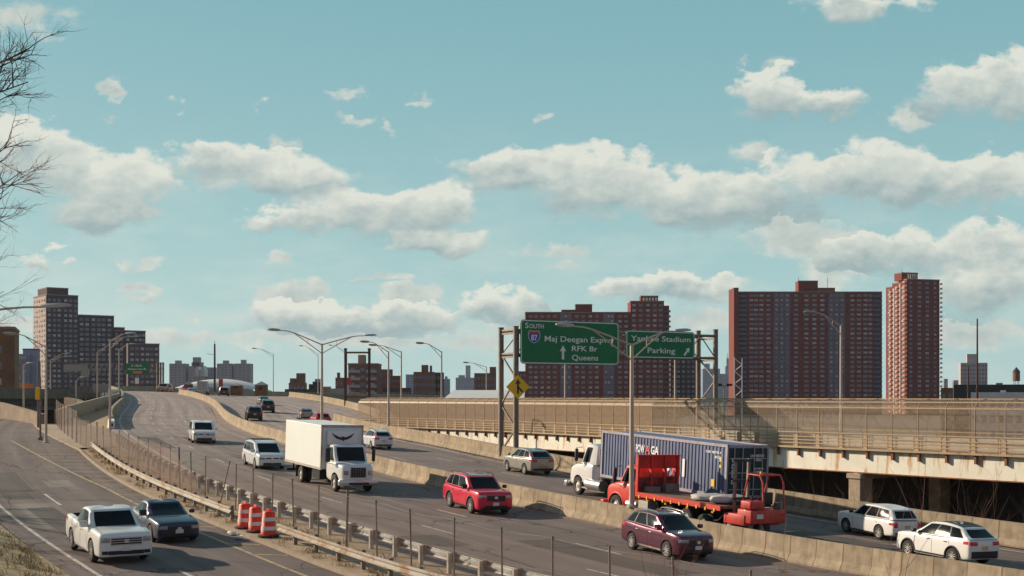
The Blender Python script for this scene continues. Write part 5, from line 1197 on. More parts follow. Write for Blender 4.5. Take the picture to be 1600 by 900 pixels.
def boolean_cut(ob, cutters, subsurf=1):
    if subsurf: md = ob.modifiers.new('s', 'SUBSURF'); md.levels = subsurf; md.render_levels = subsurf
    for c in cutters: md = ob.modifiers.new('b', 'BOOLEAN'); md.object = c; md.operation = 'DIFFERENCE'; md.solver = 'EXACT'; md.material_mode = 'TRANSFER'
    bpy.context.view_layer.update(); dg = bpy.context.evaluated_depsgraph_get(); me = bpy.data.meshes.new_from_object(ob.evaluated_get(dg)); ob.modifiers.clear(); old = ob.data; ob.data = me
    for c in cutters: bpy.data.objects.remove(c)
    bpy.data.meshes.remove(old)
def body_shell(o, st, axles, wr, W2, pm, g, bed=None, arch_w=.42, ring=RING):
    """lower body lofted through stations, arches cut out, cabin joined on: ONE mesh"""
    mb = MB(); rs = []
    for (x, zt, wf, zb) in st:
        h = [(wf * W2 * f, zb + (zt - zb) * z) for f, z in ring]; rs.append([Vector((x, y, z)) for y, z in h] + [Vector((x, -y, z)) for y, z in h[-2:0:-1]])
    mb.rings(rs, 0, True); ob = mb.build('body', [pm, MT['under']], o)
    cut = []
    for x in axles:
        for sg in (1, -1):
            q = MB(); q.tube([(x, sg * (W2 - arch_w), wr * 1.03), (x, sg * (W2 + .3), wr * 1.03)], wr * 1.17, 24); c = q.build('cutter', MT['under']); cut.append(c)
    if bed: q = MB(); q.box(*bed); cut.append(q.build('cutter', MT['under']))
    boolean_cut(ob, cut, 1)
    if g:
        me = ob.data; q = MB(); cabin(q, g); n = len(me.vertices); bm = bmesh.new(); bm.from_mesh(me)
        vs = [bm.verts.new(v) for v in q.v]
        for f in q.f:
            try: bm.faces.new([vs[i] for i in f])
            except ValueError: pass
        bmesh.ops.recalc_face_normals(bm, faces=bm.faces[:]); bm.to_mesh(me); bm.free()
    me = ob.data; me.polygons.foreach_set('use_smooth', [True] * len(me.polygons)); me.set_sharp_from_angle(angle=R(38)); return ob
class Decal:
    """pieces that follow the finished body surface"""
    def __init__(s, ob): bm = bmesh.new(); bm.from_mesh(ob.data); s.b = BVHTree.FromBMesh(bm); bm.free()
    def quad(s, axis, sg, a0, a1, b0, b1, c=0., na=6, nb=4, th=.012, shear=0., reach=4., mb=None, mi=0):
        """axis 'x': a=y b=z ray along -sg x; axis 'y': a=x b=z; axis 'z': a=x b=y"""
        mb = mb or MB(); k = nb + 1; top = []; bot = []; d = {'x': Vector((-sg, 0, 0)), 'y': Vector((0, -sg, 0)), 'z': Vector((0, 0, -1))}[axis]
        for i in range(na + 1):
            for j in range(nb + 1):
                a = a0 + (a1 - a0) * i / na; b = b0 + (b1 - b0) * j / nb; a += shear * (b - b0)
                q = {'x': Vector((sg * reach, a, b)), 'y': Vector((a, sg * reach, b)), 'z': Vector((a, b, reach))}[axis]
                h = s.b.ray_cast(q, d, 2 * reach)
                p = h[0] if h[0] is not None else None
                if p is None or (axis == 'x' and p.x * sg < 0): p = top[-1] + d * th if top else q + d * (reach - 1)
                top.append(p - d * th); bot.append(p + d * .02)
        N_ = len(top); fs = [(i * k + j, i * k + j + 1, (i + 1) * k + j + 1, (i + 1) * k + j) for i in range(na) for j in range(nb)]
        bd = [i * k for i in range(na + 1)] + [na * k + j for j in range(1, k)] + [i * k + nb for i in range(na - 1, -1, -1)] + [j for j in range(nb - 1, 0, -1)]
        fs += [(bd[i], bd[(i + 1) % len(bd)], bd[(i + 1) % len(bd)] + N_, bd[i] + N_) for i in range(len(bd))]
        mb.add(top + bot, fs, mi); return mb
def arc_trim(mb, x, y, wr, r, sg, mi=0):
    pts = [(x + math.cos(R(a)) * wr * 1.2, y, wr * 1.03 + math.sin(R(a)) * wr * 1.2) for a in range(-22, 203, 15)]; mb.tube(pts, r, 6, mi)
SPEC = {   # stations: x, top, width factor, underside
 'suv': dict(st=[(2.30, .86, .70, .36), (2.26, .95, .80, .28), (2.15, 1.01, .90, .24), (1.92, 1.06, .97, .21), (1.5, 1.10, 1, .20), (1.05, 1.14, 1, .2), (.1, 1.11, .985, .2), (-.9, 1.14, .995, .2), (-1.7, 1.20, .99, .24), (-2.1, 1.19, .96, .28), (-2.22, 1.15, .94, .32), (-2.29, 1.05, .91, .38)],
    axles=(1.36, -1.32), wr=.355, W2=.925, g=(1.22, .22, -1.62, -2.20, 1.09, 1.17, 1.69, .885, .665, .12), win=[(.10, .385), (.41, .68), (.71, .91)], roofx=(.25, -1.5)),
 'suvbig': dict(st=[(2.51, .94, .78, .38), (2.47, 1.05, .87, .28), (2.38, 1.12, .93, .25), (2.2, 1.15, .975, .23), (1.7, 1.18, 1, .22), (1.25, 1.19, 1, .22), (.1, 1.13, .99, .22), (-1.2, 1.14, 1, .22), (-2.0, 1.18, .99, .26), (-2.36, 1.14, .955, .3), (-2.47, 1.08, .93, .34), (-2.52, 1.0, .90, .4)],
    axles=(1.55, -1.34), wr=.385, W2=.995, g=(1.30, .42, -2.02, -2.44, 1.14, 1.18, 1.78, .95, .75, .12), win=[(.10, .36), (.385, .63), (.655, .91)], roofx=(.4, -1.95)),
 'sedan': dict(st=[(2.36, .70, .76, .30), (2.33, .77, .84, .22), (2.24, .82, .91, .19), (2.0, .87, .965, .17), (1.5, .93, 1, .16), (1.0, .97, 1, .16), (0, .93, .985, .16), (-1.0, .96, .995, .16), (-1.7, 1.02, .98, .2), (-2.2, 1.01, .94, .24), (-2.34, .95, .91, .28), (-2.39, .88, .87, .34)],
    axles=(1.42, -1.40), wr=.335, W2=.91, g=(1.00, .10, -.98, -1.80, .93, .98, 1.42, .85, .62, .10), win=[(.13, .43), (.455, .74), (.765, .88)], roofx=(0, -.8)),
 'van': dict(st=[(2.50, .84, .78, .34), (2.46, .92, .86, .26), (2.36, .98, .93, .22), (2.1, 1.05, .975, .19), (1.85, 1.09, 1, .18), (1.5, 1.11, 1, .18), (.3, 1.03, .985, .18), (-1.2, 1.04, .99, .18), (-2.1, 1.08, .985, .22), (-2.46, 1.06, .955, .26), (-2.55, 1.02, .93, .3), (-2.60, .95, .90, .36)],
    axles=(1.55, -1.48), wr=.345, W2=.985, g=(1.70, .72, -2.28, -2.53, 1.05, 1.07, 1.74, .94, .79, .12), win=[(.13, .37), (.395, .64), (.665, .92)], roofx=(.5, -2.1)),
 'pickup': dict(st=[(2.58, .92, .86, .38), (2.55, 1.04, .92, .30), (2.46, 1.10, .955, .27), (2.25, 1.14, .985, .25), (1.7, 1.18, 1, .24), (1.25, 1.20, 1, .24), (.0, 1.14, .99, .24), (-1.05, 1.16, 1, .24), (-1.25, 1.24, 1, .26), (-2.4, 1.27, .99, .32), (-2.56, 1.25, .97, .36), (-2.61, 1.20, .95, .42)],
    axles=(1.52, -1.55), wr=.395, W2=.985, g=(1.16, .46, -.82, -1.20, 1.14, 1.18, 1.75, .94, .75, .10), win=[(.13, .50), (.53, .90)], bed=(-2.50, -1.26, -.76, .76, .62, 1.6), roofx=None),
}
def car(name, label, cat, kind, pm, s, t, dirn, scale=1., group=None, rails=None, clad=False, roofm=None, facing='front', grille='wide', rimstyle='alloy', plate='plate', detail=2, yaw=0., lamps='std', chrome_trim=False, ski=False, sunroof=False):
    sp = SPEC[kind]; o = empty(name, (0, 0, 0), label, cat, group); st = sp['st']; g = sp['g']; W2 = sp['W2']; wr = sp['wr']
    body = body_shell(o, st, sp['axles'], wr, W2, pm, g, sp.get('bed')); D = Decal(body); front, rear, side = gh_fn(g)
    for x in sp['axles']:
        for sg in (1, -1): wheel(o, x, sg * (W2 - .115), wr, .24, rimstyle)
    if detail >= 1:
        pane(front, -.84, .84, .05, .92, 8, 4).build('windshield', MT['glass'], o, 60)
        pane(rear, -.80, .80, .16 if kind != 'pickup' else .25, .88, 8, 4).build('rear_window', MT['glass'], o, 60)
        for sg in (1, -1):
            ua, ub = sp['win'][0][0] - .012, sp['win'][-1][1] + .012; pane(lambda u, v: side(u, v, sg), ua, ub, .05, .895, 8, 3, .005).build('window_trim', MT['black'], o, 60)
            for (u0, u1) in sp['win']: pane(lambda u, v: side(u, v, sg), u0, u1, .08, .86, 5, 3).build('side_window', MT['glass'], o, 60)
    xf = st[0][0]; xr = st[-1][0]; zf = st[1][1]; zr = st[-2][1]
    for sg in (1, -1):
        # headlights wrap the corner; tail lights likewise
        m = D.quad('x', 1, sg * W2 * (.52 if kind != 'pickup' else .58), sg * W2 * .90, zf - (.24 if kind in ('pickup', 'van') else .20), zf - .07, na=6, nb=3, th=.012); m.build('headlight', MT['lamp_clear'], o, 60)
        m = MB()
        if kind in ('van', 'suvbig') or (kind == 'suv' and lamps == 'tall'): D.quad('x', -1, sg * W2 * .66, sg * W2 * .90, zr - .32, zr + .02, na=3, nb=4, th=.015, mb=m)
        elif kind == 'pickup': D.quad('x', -1, sg * W2 * .78, sg * W2 * .94, .85, 1.12, na=3, nb=3, th=.015, mb=m)
        else: D.quad('x', -1, sg * W2 * .46, sg * W2 * .88, zr - .24, zr - .08, na=5, nb=3, th=.015, mb=m)
        D.quad('y', sg, xr + .06, xr + .36, zr - .20, zr - .07, na=4, nb=2, th=.008, mb=m); m.build('taillight', MT['lamp_red'], o, 60)
        if lamps == 'tall2':
            pane(lambda u, v: side(u, v, sg), .935, .985, .1, .8, 2, 4, .014).build('taillight', MT['lamp_red'], o, 60)
        if detail >= 2:
            q = MB(); x0 = g[0] - .34; q.bbox(x0 - .08, x0 + .09, sg * (g[7] + .03), sg * (g[7] + .23), g[4] + .05, g[4] + .21, .03); q.build('side_mirror', MT['black'] if clad or kind in ('suvbig',) else pm, o, 50)
            m = MB(); y_ = {'van': (.95, -.05, -1.35), 'pickup': (.95, -.12, -1.05), 'sedan': (.85, -.25, -1.15)}.get(kind, (.95, -.1, -1.12))
            for x_ in y_: D.quad('y', sg, x_ - .008, x_ + .008, st[0][3] + .02, g[4] - .04, na=1, nb=6, th=.003, mb=m)
            D.quad('z', 1, g[0] + .18, st[1][0] - .10, sg * W2 * .80 - .008, sg * W2 * .80 + .008, na=8, nb=1, th=.003, mb=m)
            m.build('door_seam', MT['under'], o)
            m = MB()
            for x_ in (y_[1] + .12, y_[2] + .12): D.quad('y', sg, x_, x_ + .18, g[4] - .17, g[4] - .135, na=2, nb=1, th=.03, mb=m)
            m.build('door_handle', MT['chrome'] if not clad else MT['black'], o)
            m = MB(); D.quad('y', sg, sp['axles'][1] + wr * 1.25, sp['axles'][0] - wr * 1.25, .2, .34, na=8, nb=2, th=.012, mb=m)
            if clad:
                for x_ in sp['axles']: arc_trim(m, x_, sg * (W2 - .01), wr, .035, sg)
            m.build('sill_trim', MT['black'] if (clad or kind in ('suv', 'suvbig')) and not chrome_trim else (MT['galv'] if chrome_trim else pm), o, 50)
    # grille, lower intake, plates, bumpers
    if detail >= 1:
        if grille == 'wide': D.quad('x', 1, -W2 * .48, W2 * .48, zf - .36, zf - .10, na=8, nb=4, th=.010).build('grille', MT['black'], o, 60)
        elif grille == 'slim': D.quad('x', 1, -W2 * .46, W2 * .46, zf - .20, zf - .11, na=8, nb=2, th=.012).build('grille', MT['black'], o, 60)
        elif grille == 'barred':
            m = D.quad('x', 1, -W2 * .54, W2 * .54, zf - .34, zf - .06, na=8, nb=4, th=.010); m.build('grille', MT['black'], o, 60); m = MB()
            for z_ in (zf - .34, zf - .26, zf - .18, zf - .10, zf - .07): D.quad('x', 1, -W2 * .54, W2 * .54, z_, z_ + .022, na=8, nb=1, th=.026, mb=m)
            m.build('grille_bar', MT['chrome'], o); m = MB(); D.quad('x', 1, -.07, .07, zf - .27, zf - .14, na=2, nb=2, th=.04, mb=m); m.build('emblem', MT['chrome'], o)
        D.quad('x', 1, -W2 * .62, W2 * .62, st[1][3] + .06, st[1][3] + .20, na=8, nb=3, th=.010).build('bumper_intake', MT['black'], o, 60)
        if kind != 'pickup': D.quad('x', 1, -W2 * .80, W2 * .80, st[1][3] + .0, st[1][3] + .045, na=8, nb=1, th=.012).build('chin_spoiler', MT['black'], o, 60)
        else:
            for sg in (1, -1): D.quad('x', 1, sg * .62, sg * .84, st[1][3] + .08, st[1][3] + .20, na=3, nb=2, th=.014).build('fog_lamp', MT['black'], o, 60)
        D.quad('x', -1, -W2 * .80, W2 * .80, st[-2][3] + .04, st[-2][3] + (.34 if clad else .15), na=8, nb=3, th=.012).build('rear_bumper', MT['black'], o, 60)
        if clad: D.quad('x', 1, -W2 * .80, W2 * .80, st[1][3] + .0, st[1][3] + .09, na=8, nb=2, th=.014).build('front_bumper', MT['black'], o, 60)
        if grille != 'barred' and detail >= 2: m = MB(); D.quad('x', 1, -.075, .075, zf - .25, zf - .13, na=2, nb=2, th=.03, mb=m); m.build('emblem', MT['chrome'], o)
        m = MB(); D.quad('x', 1, -.155, .155, st[1][3] + .19, st[1][3] + .34, na=2, nb=2, th=.03, mb=m); m.build('licence_plate', MT[plate], o)
        m = MB(); zc = {'van': .78, 'sedan': .72, 'pickup': .72}.get(kind, .80); D.quad('x', -1, -.155, .155, zc - .08, zc + .08, na=2, nb=2, th=.025, mb=m); m.build('licence_plate', MT[plate if facing == 'front' else 'plate_gold'], o)
    if sp['roofx'] and rails:
        for sg in (1, -1):
            q = MB(); x0, x1 = sp['roofx']; yr = g[8] * .93; zt = g[6]; q.tube([(x0, sg * yr, zt - .02), (x0 - .12, sg * yr, zt + .07), ((x0 + x1) / 2, sg * yr, zt + .095), (x1 + .12, sg * yr * .97, zt + .06), (x1, sg * yr * .96, zt - .04)], .022, 6); q.build('roof_rail', MT[rails], o, 50)
        if ski:
            q = MB()
            for x_ in ((x0 * .4 + x1 * .6), (x0 * .8 + x1 * .2)): q.tube([(x_, -g[8], g[6] + .1), (x_, g[8], g[6] + .1)], .025, 6)
            q.build('roof_crossbar', MT['black'], o, 50)
    if roofm:
        D.quad('z', 1, g[2] + .05, g[1] - .05, -g[8] * .86, g[8] * .86, na=10, nb=8, th=.008).build('roof_panel', MT[roofm], o, 60)
    if sunroof: D.quad('z', 1, g[1] - 1.0, g[1] - .12, -g[8] * .6, g[8] * .6, na=4, nb=4, th=.012).build('sunroof', MT['glass'], o, 60)
    place(o, s, t, dirn, scale, yaw); return o
G_NEAR = 'vehicles coming down the near carriageway'; G_FAR = 'vehicles climbing the far carriageway'; G_SRV = 'vehicles on the service road'
white = paint('paint_white', (.72, .71, .68)); white2 = paint('paint_pearl', (.66, .67, .70), .1); silver = paint('paint_silver', (.50, .49, .46), .5, .32); red = paint('paint_red', (.62, .010, .045), .1); plum = paint('paint_plum', (.115, .025, .055), .55, .25); navy = paint('paint_slate_blue', (.020, .023, .06), .15, .42); grey = paint('paint_grey', (.34, .32, .28), .5, .3); blackp = paint('paint_black', (.015, .015, .018), .2); red2 = paint('paint_bright_red', (.60, .02, .02)); taupe = paint('paint_taupe', (.30, .25, .23), .4)
car('pickup_truck', 'white four door pickup truck with barred grille on the service road', 'pickup truck', 'pickup', white, -.9, -23.3, -1, 1.0, G_SRV, grille='barred', rimstyle='alloy')
car('sedan', 'dark slate blue sedan driving beside the white pickup truck', 'car', 'sedan', navy, 2.6, -20.2, -1, 1.0, G_SRV, grille='wide')
car('suv', 'bright red suv with roof rails and black grille beside the median', 'car', 'suvbig', red, s_at(746, -3.1), -3.1, -1, 1.0, G_NEAR, yaw=R(-6), rails='black', clad=True, sunroof=True)
car('suv', 'glossy plum purple suv with silver roof rails beside the median', 'car', 'suv', plum, s_at(1042, -3.1), -3.1, -1, .97, G_NEAR, yaw=R(-7), rails='chrome', chrome_trim=True)
car('minivan', 'white minivan coming alone round the bend up the near carriageway', 'car', 'van', white, s_at(315, -6.9, 30, 90), -6.9, -1, 1.0, G_NEAR, grille='slim', yaw=R(-3))
car('minivan', 'white minivan with roof crossbars following just behind the box truck', 'car', 'van', white2, s_at(412, -6.7, 15, 60), -6.7, -1, .98, G_NEAR, rails='black', grille='slim', ski=True)
car('crossover', 'white crossover with black roof and black wheel arch trim', 'car', 'suv', white, s_at(1480, 6.3), 6.3, 1, .92, G_FAR, rails=None, yaw=R(-10), clad=True, roofm='black', facing='rear')
car('crossover', 'white crossover with white roof half in the shade near the bridge pier', 'car', 'suvbig', white, s_at(1368, 9.9), 9.9, 1, .83, G_FAR, yaw=R(-11), facing='rear', clad=False)
car('crossover', 'grey crossover with dark rear window beside the concrete side barrier', 'car', 'suv', grey, s_at(825, 9.8), 9.8, 1, 1.0, G_FAR, facing='rear', lamps='tall2')
car('small_suv', 'small silver white suv with tall red tail lamps ahead of the box truck', 'car', 'suv', white2, s_at(588, 6.4, 20, 80), 6.4, 1, .92, G_FAR, facing='rear', lamps='tall2', rails='black')
car('hatchback', 'red car half hidden behind the top of the box truck', 'car', 'suv', red2, s_at(500, 9.2, 40, 130), 9.2, 1, 1.0, G_FAR, facing='rear', detail=1)
car('sedan', 'taupe silver sedan just ahead of the red car', 'car', 'sedan', taupe, s_at(477, 10.0, 60, 150), 10.0, 1, 1.0, G_FAR, facing='rear', detail=1)
car('suv', 'black suv nearest the median on the climbing far carriageway', 'car', 'suv', blackp, s_at(396, 3.2, 60, 150), 3.2, 1, 1.02, G_FAR, facing='rear', detail=1, lamps='tall')
car('suv', 'black suv with bright tail lamps right behind a grey sedan', 'car', 'suv', blackp, s_at(417, 6.6, 90, 200), 6.6, 1, 1.05, G_FAR, facing='rear', detail=1, lamps='tall')
car('sedan', 'grey sedan leading the two black suvs up the far carriageway', 'car', 'sedan', grey, s_at(411, 9.0, 120, 240), 9.0, 1, 1.0, G_FAR, facing='rear', detail=1)
car('van', 'dark boxy van close to the crest of the highway', 'car', 'van', blackp, 220, 9.0, 1, 1.1, G_FAR, facing='rear', detail=1)
car('sedan', 'small silver car beside the white box truck near the crest', 'car', 'sedan', silver, 221, 2.4, 1, 1.0, G_FAR, facing='rear', detail=1)
car('minivan', 'tan orange minivan just showing over the crest', 'car', 'van', paint('paint_tan', (.40, .20, .10)), 246, -7.0, -1, 1.15, G_NEAR, detail=1, grille='slim')
car('sedan', 'small red sedan just showing over the crest', 'car', 'sedan', red2, 252, -4.0, -1, 1.15, G_NEAR, detail=1, grille='slim')

# ------------------------------------------------------------------ trucks
CABRING = [(0, 0), (.75, 0), (.93, .03), (.985, .13), (1.0, .40), (1.0, .62), (.99, .84), (.95, .955), (.80, 1.0), (0, 1.03)]
def truck_cab(o, pm, st, g, wr, W2, ax=0., wins=((.14, .86),), front_only=True):
    ob = body_shell(o, st, (ax,), wr, W2, pm, g, None, .5, CABRING); ob.name = 'cab'; front, rear, side = gh_fn(g)
    pane(front, -.86, .86, .07, .93, 8, 4, .012, -1.0).build('windshield', MT['glass'], o, 60)
    for sg in (1, -1):
        for u0, u1 in wins: pane(lambda u, v: side(u, v, sg), u0, u1, .10, .84, 5, 3, .012, -1.0).build('side_window', MT['glass'], o, 60)
    for sg in (1, -1): wheel(o, ax, sg * (W2 - .16), wr, .29, 'steel')
    return ob
def truck_mirror(o, x, y, z, sg):
    m = MB(); m.tube([(x, y, z + .45), (x + .1, y + sg * .34, z + .42), (x + .1, y + sg * .34, z - .45), (x, y, z - .5)], .02, 6); m.bbox(x + .02, x + .16, y + sg * .25, y + sg * .43, z - .35, z + .36, .03); m.build('side_mirror', MT['black'], o, 50)
def dual(o, x, W2, r=.50, style='steel'):
    for sg in (1, -1):
        wheel(o, x, sg * (W2 - .15), r, .27, style); wheel(o, x, sg * (W2 - .48), r, .27, style)
# white box truck
o = empty('box_truck', (0, 0, 0), 'white box truck with dark wings emblem above the cab', 'truck', G_NEAR); W2 = 1.12
cab = truck_cab(o, white, [(1.02, 1.30, .72, .62), (.98, 1.52, .80, .52), (.72, 1.62, .88, .50), (.2, 1.70, .93, .50), (-.2, 1.76, .95, .5), (-.5, 1.74, .96, .5), (-1.2, 1.74, .97, .55), (-1.62, 1.74, .97, .60)], (-.05, -.55, -1.55, -1.58, 1.64, 1.66, 2.62, 1.04, .93, .12), .50, W2)
D = Decal(cab)
D.quad('x', 1, -.46, .46, .88, 1.44, na=6, nb=5, th=.02).build('grille', MT['black'], o, 60)
m = MB()
for i in range(7): y = -.42 + .14 * i; D.quad('x', 1, y - .012, y + .012, .90, 1.42, na=1, nb=4, th=.045, mb=m)
m.build('grille_bar', MT['galv_dark'], o)
for sg in (1, -1): D.quad('x', 1, sg * .60, sg * .86, 1.02, 1.26, na=4, nb=3, th=.02).build('headlight', MT['lamp_clear'], o, 60); truck_mirror(o, -.35, sg * 1.05, 2.05, sg)
m = MB(); m.bbox(.86, 1.16, -1.17, 1.17, .42, .76, .05); m.build('front_bumper', MT['chrome'], o, 50); m = MB(); m.box(1.161, 1.172, -.6, .6, .48, .60); m.build('bumper_intake', MT['black'], o)
m = MB(); m.box(1.165, 1.18, -.16, .16, .62, .74); m.build('licence_plate', MT['plate'], o)
BX0, BX1 = -1.78, -8.6
m = MB(); m.bbox(BX1, BX0, -1.27, 1.27, 1.12, 3.68, .03); m.build('cargo_box', mat('box_white', (.74, .76, .72), .45, nscale=.5, namt=.04), o)
m = MB()
for y in (-1.25, 1.25): m.box(BX0 - .06, BX0 + .02, y - .05, y + .05, 1.1, 3.7)
m.box(BX0 - .06, BX0 + .025, -1.3, 1.3, 3.55, 3.71); m.box(BX1, BX0, -1.285, -1.272, 1.08, 1.22); m.box(BX1, BX0, 1.272, 1.285, 1.08, 1.22); m.build('corner_trim', MT['galv'], o)
m = MB(); m.bbox(BX0 + .0, BX0 + .34, -1.0, .84, 2.55, 3.38, .07); m.build('nose_fairing', white, o, 50)
wing = [(0, -.20), (.08, -.13), (.25, -.10), (.42, -.04), (.58, .08), (.70, .22), (.76, .30), (.60, .20), (.45, .14), (.28, .06), (.10, .03), (.05, .09), (0, .06)]
m = MB(); M_ = Matrix(((0, 0, 1, BX0 + .35), (1, 0, 0, -.08), (0, 1, 0, 2.98), (0, 0, 0, 1))); wv = wing + [(-x, y) for x, y in wing[-2:0:-1]]; m.prism([(x * .95, y) for x, y in wv], 0, .012, 0, M_); m.build('wings_emblem', MT['black'], o)
m = MB(); m.box(BX1 + .2, -.6, -.45, -.3, .78, 1.1); m.box(BX1 + .2, -.6, .3, .45, .78, 1.1); m.box(-3.6, -2.3, -1.15, -.5, .5, 1.0); m.box(-3.4, -2.3, .5, 1.15, .5, 1.0); m.box(BX1 + .05, BX1 + .2, -1.2, 1.2, .5, .65); m.box(BX1 + .1, BX1 + .2, -.8, -.7, .6, 1.1); m.box(BX1 + .1, BX1 + .2, .7, .8, .6, 1.1); m.build('chassis', MT['under'], o)
dual(o, -5.7, 1.22); 
for sg in (1, -1): m = MB(); m.box(-6.45, -6.42, sg * .7, sg * 1.25, .3, 1.0); m.build('mud_flap', MT['black'], o)
place(o, 16.9, -6.0, -1, .98)
# tractor with blue shipping container
o = empty('semi_truck', (0, 0, 0), 'white day cab semi truck pulling a long blue shipping container', 'truck', G_FAR); W2 = 1.15
cab = truck_cab(o, white, [(1.30, 1.15, .66, .55), (1.24, 1.45, .76, .5), (.95, 1.62, .88, .5), (.4, 1.78, .95, .5), (-.2, 1.92, .97, .5), (-.6, 1.94, .97, .5), (-1.2, 1.94, .97, .55), (-1.75, 1.94, .97, .60)], (-.1, -.70, -1.70, -1.72, 1.80, 1.84, 2.98, 1.06, .95, .12), .52, W2, 0., ((.12, .62),))
D = Decal(cab); D.quad('x', 1, -.5, .5, .8, 1.4, na=6, nb=5, th=.02).build('grille', MT['black'], o, 60)
for sg in (1, -1): D.quad('x', 1, sg * .62, sg * .9, .95, 1.2, na=4, nb=3, th=.02).build('headlight', MT['lamp_clear'], o, 60); truck_mirror(o, -.35, sg * 1.08, 2.3, sg)
m = MB(); m.bbox(1.1, 1.42, -1.18, 1.18, .35, .72, .05); m.build('front_bumper', MT['chrome'], o, 50)
m = MB(); m.bbox(-1.735, -1.715, -.75, .75, 2.15, 2.75, .005); m.build('rear_window', MT['glass'], o)
for sg in (1, -1): m = MB(); m.tube([(-1.0, sg * .98, .72), (-2.5, sg * .98, .72)], .32, 14); m.build('fuel_tank', MT['chrome'], o, 40); m = MB(); m.box(-1.2, -.6, sg * .8, sg * 1.2, .45, .52); m.box(-1.2, -.6, sg * .85, sg * 1.2, .8, .86); m.build('step', MT['galv'], o)
m = MB(); m.tube([(-1.95, .75, .9), (-1.95, .75, 3.1)], .07, 8); m.build('exhaust_stack', MT['chrome'], o, 40)
m = MB(); m.box(-5.6, -.4, -.45, -.3, .75, 1.05); m.box(-5.6, -.4, .3, .45, .75, 1.05); m.box(-5.0, -3.6, -.6, .6, 1.05, 1.14); m.build('chassis', MT['under'], o)
dual(o, -3.75, 1.22, .5); dual(o, -5.05, 1.22, .5)
CX0, CX1 = -2.55, -13.75
blue = mat('container_blue', (.105, .135, .235), .6, nscale=1.2, namt=.2); teal = mat('container_door', (.007, .026, .04), .6, nscale=1.4, namt=.25)
m = MB()   # corrugated sides as one folded skin
for sg in (1, -1):
    prof = []; x = CX0 - .12; k = 0
    while x > CX1 + .12:
        for dx, dy in ((0, 0), (.07, 0), (.11, -.04), (.21, -.04), (.25, 0)):
            prof.append((max(CX1 + .12, x - dx), 1.205 + dy))
        x -= .28
    vs = []
    for (x, y) in prof: vs += [(x, sg * y, 1.42), (x, sg * y, 3.72)]
    n = len(prof); m.add(vs, [(2 * i, 2 * i + 2, 2 * i + 3, 2 * i + 1) for i in range(n - 1)], 0)
m.box(CX1 + .05, CX0 - .05, -1.15, 1.15, 1.3, 3.8, 0)
m.build('container', blue, o)
m = MB()
for sg in (1, -1):
    for z0, z1 in ((1.27, 1.42), (3.72, 3.86)): m.box(CX1, CX0, sg * 1.219 - .05, sg * 1.219 + .02 * sg, z0, z1)
    for x in (CX0 - .14, CX1): m.box(x, x + .14, sg * 1.222 - .09, sg * 1.222 + .02, 1.275, 3.855)
m.box(CX1, CX1 + .08, -1.2, 1.2, 1.28, 1.4); m.box(CX1, CX1 + .08, -1.2, 1.2, 3.7, 3.85); m.build('container_frame', mat('container_frame', (.32, .29, .33), .6, nscale=2, namt=.2), o)
m = MB(); m.box(CX1 - .03, CX1 + .06, -1.14, 1.14, 1.405, 3.695); m.build('container_door', teal, o)
m = MB()
for y in (-.85, -.35, .35, .85): m.tube([(CX1 - .07, y, 1.36), (CX1 - .07, y, 3.76)], .025, 6)
for z in (1.7, 2.5, 3.2):
    m.box(CX1 - .05, CX1 - .031, -1.1, 1.1, z - .02, z + .02)
m.build('locking_bar', MT['galv'], o, 40)
M_ = Matrix(((0, 0, 1, 0), (0, 0, 0, 0), (0, 0, 0, 0), (0, 0, 0, 1)))
def side_text(o, items, M_, mt, name='lettering'):
    q = MB(); t_ = MB()
    for (b, x0, x1, yb, cap) in items: fit_text(t_, b, x0, x1, yb, cap, .02)
    q.add(t_.v, t_.f, 0, None, M_); return q.build(name, mt, o)
# viewer sees the left flank (+y): text x runs towards the rear
ML = Matrix(((-1, 0, 0, CX0), (0, 0, 1, 1.222), (0, 1, 0, 1.42), (0, 0, 0, 1)))
side_text(o, [('POW', 3.4, 4.2, 1.50, .40), ('GA', 4.8, 5.5, 1.50, .40), ('C', 5.95, 6.5, .75, .8), ('I', 7.6, 7.8, .60, .85), ('CAIU 482736 4', 9.5, 10.7, 1.95, .11), ('45G1', 10.2, 10.7, 1.72, .11)], ML, MT['white'])
side_text(o, [('A', 4.24, 4.74, 1.50, .40), ('A', 6.62, 7.42, .60, .9)], ML, mat('letter_red', (.62, .09, .09), .6), 'red_lettering')
m = MB(); m.box(CX0 - 10.25, CX0 - 10.0, 1.2, 1.226, 1.75, 2.1); m.box(CX0 - 10.75, CX0 - 10.6, 1.2, 1.226, 2.7, 2.85); m.box(CX0 - 10.75, CX0 - 10.6, 1.2, 1.226, 3.0, 3.2); m.build('warning_sticker', MT['sign_yellow'], o)
MR = Matrix(((0, 0, -1, CX1 - .055), (-1, 0, 0, 1.14), (0, 1, 0, 1.42), (0, 0, 0, 1)))
side_text(o, [('CAIU 482736 4', 1.25, 2.1, 1.85, .12), ('45G1', 1.6, 2.0, 1.65, .11), ('MAX GROSS', 1.5, 2.1, 1.25, .08), ('TARE', 1.5, 1.9, 1.1, .08), ('NET', 1.5, 1.9, .95, .08)], MR, MT['white'])
MV = MR @ Matrix.Translation((.42, .55, 0)) @ Matrix.Rotation(R(90), 4, 'Z')
side_text(o, [('FLORENS', 0, 1.25, 0, .26)], MV, MT['white'])
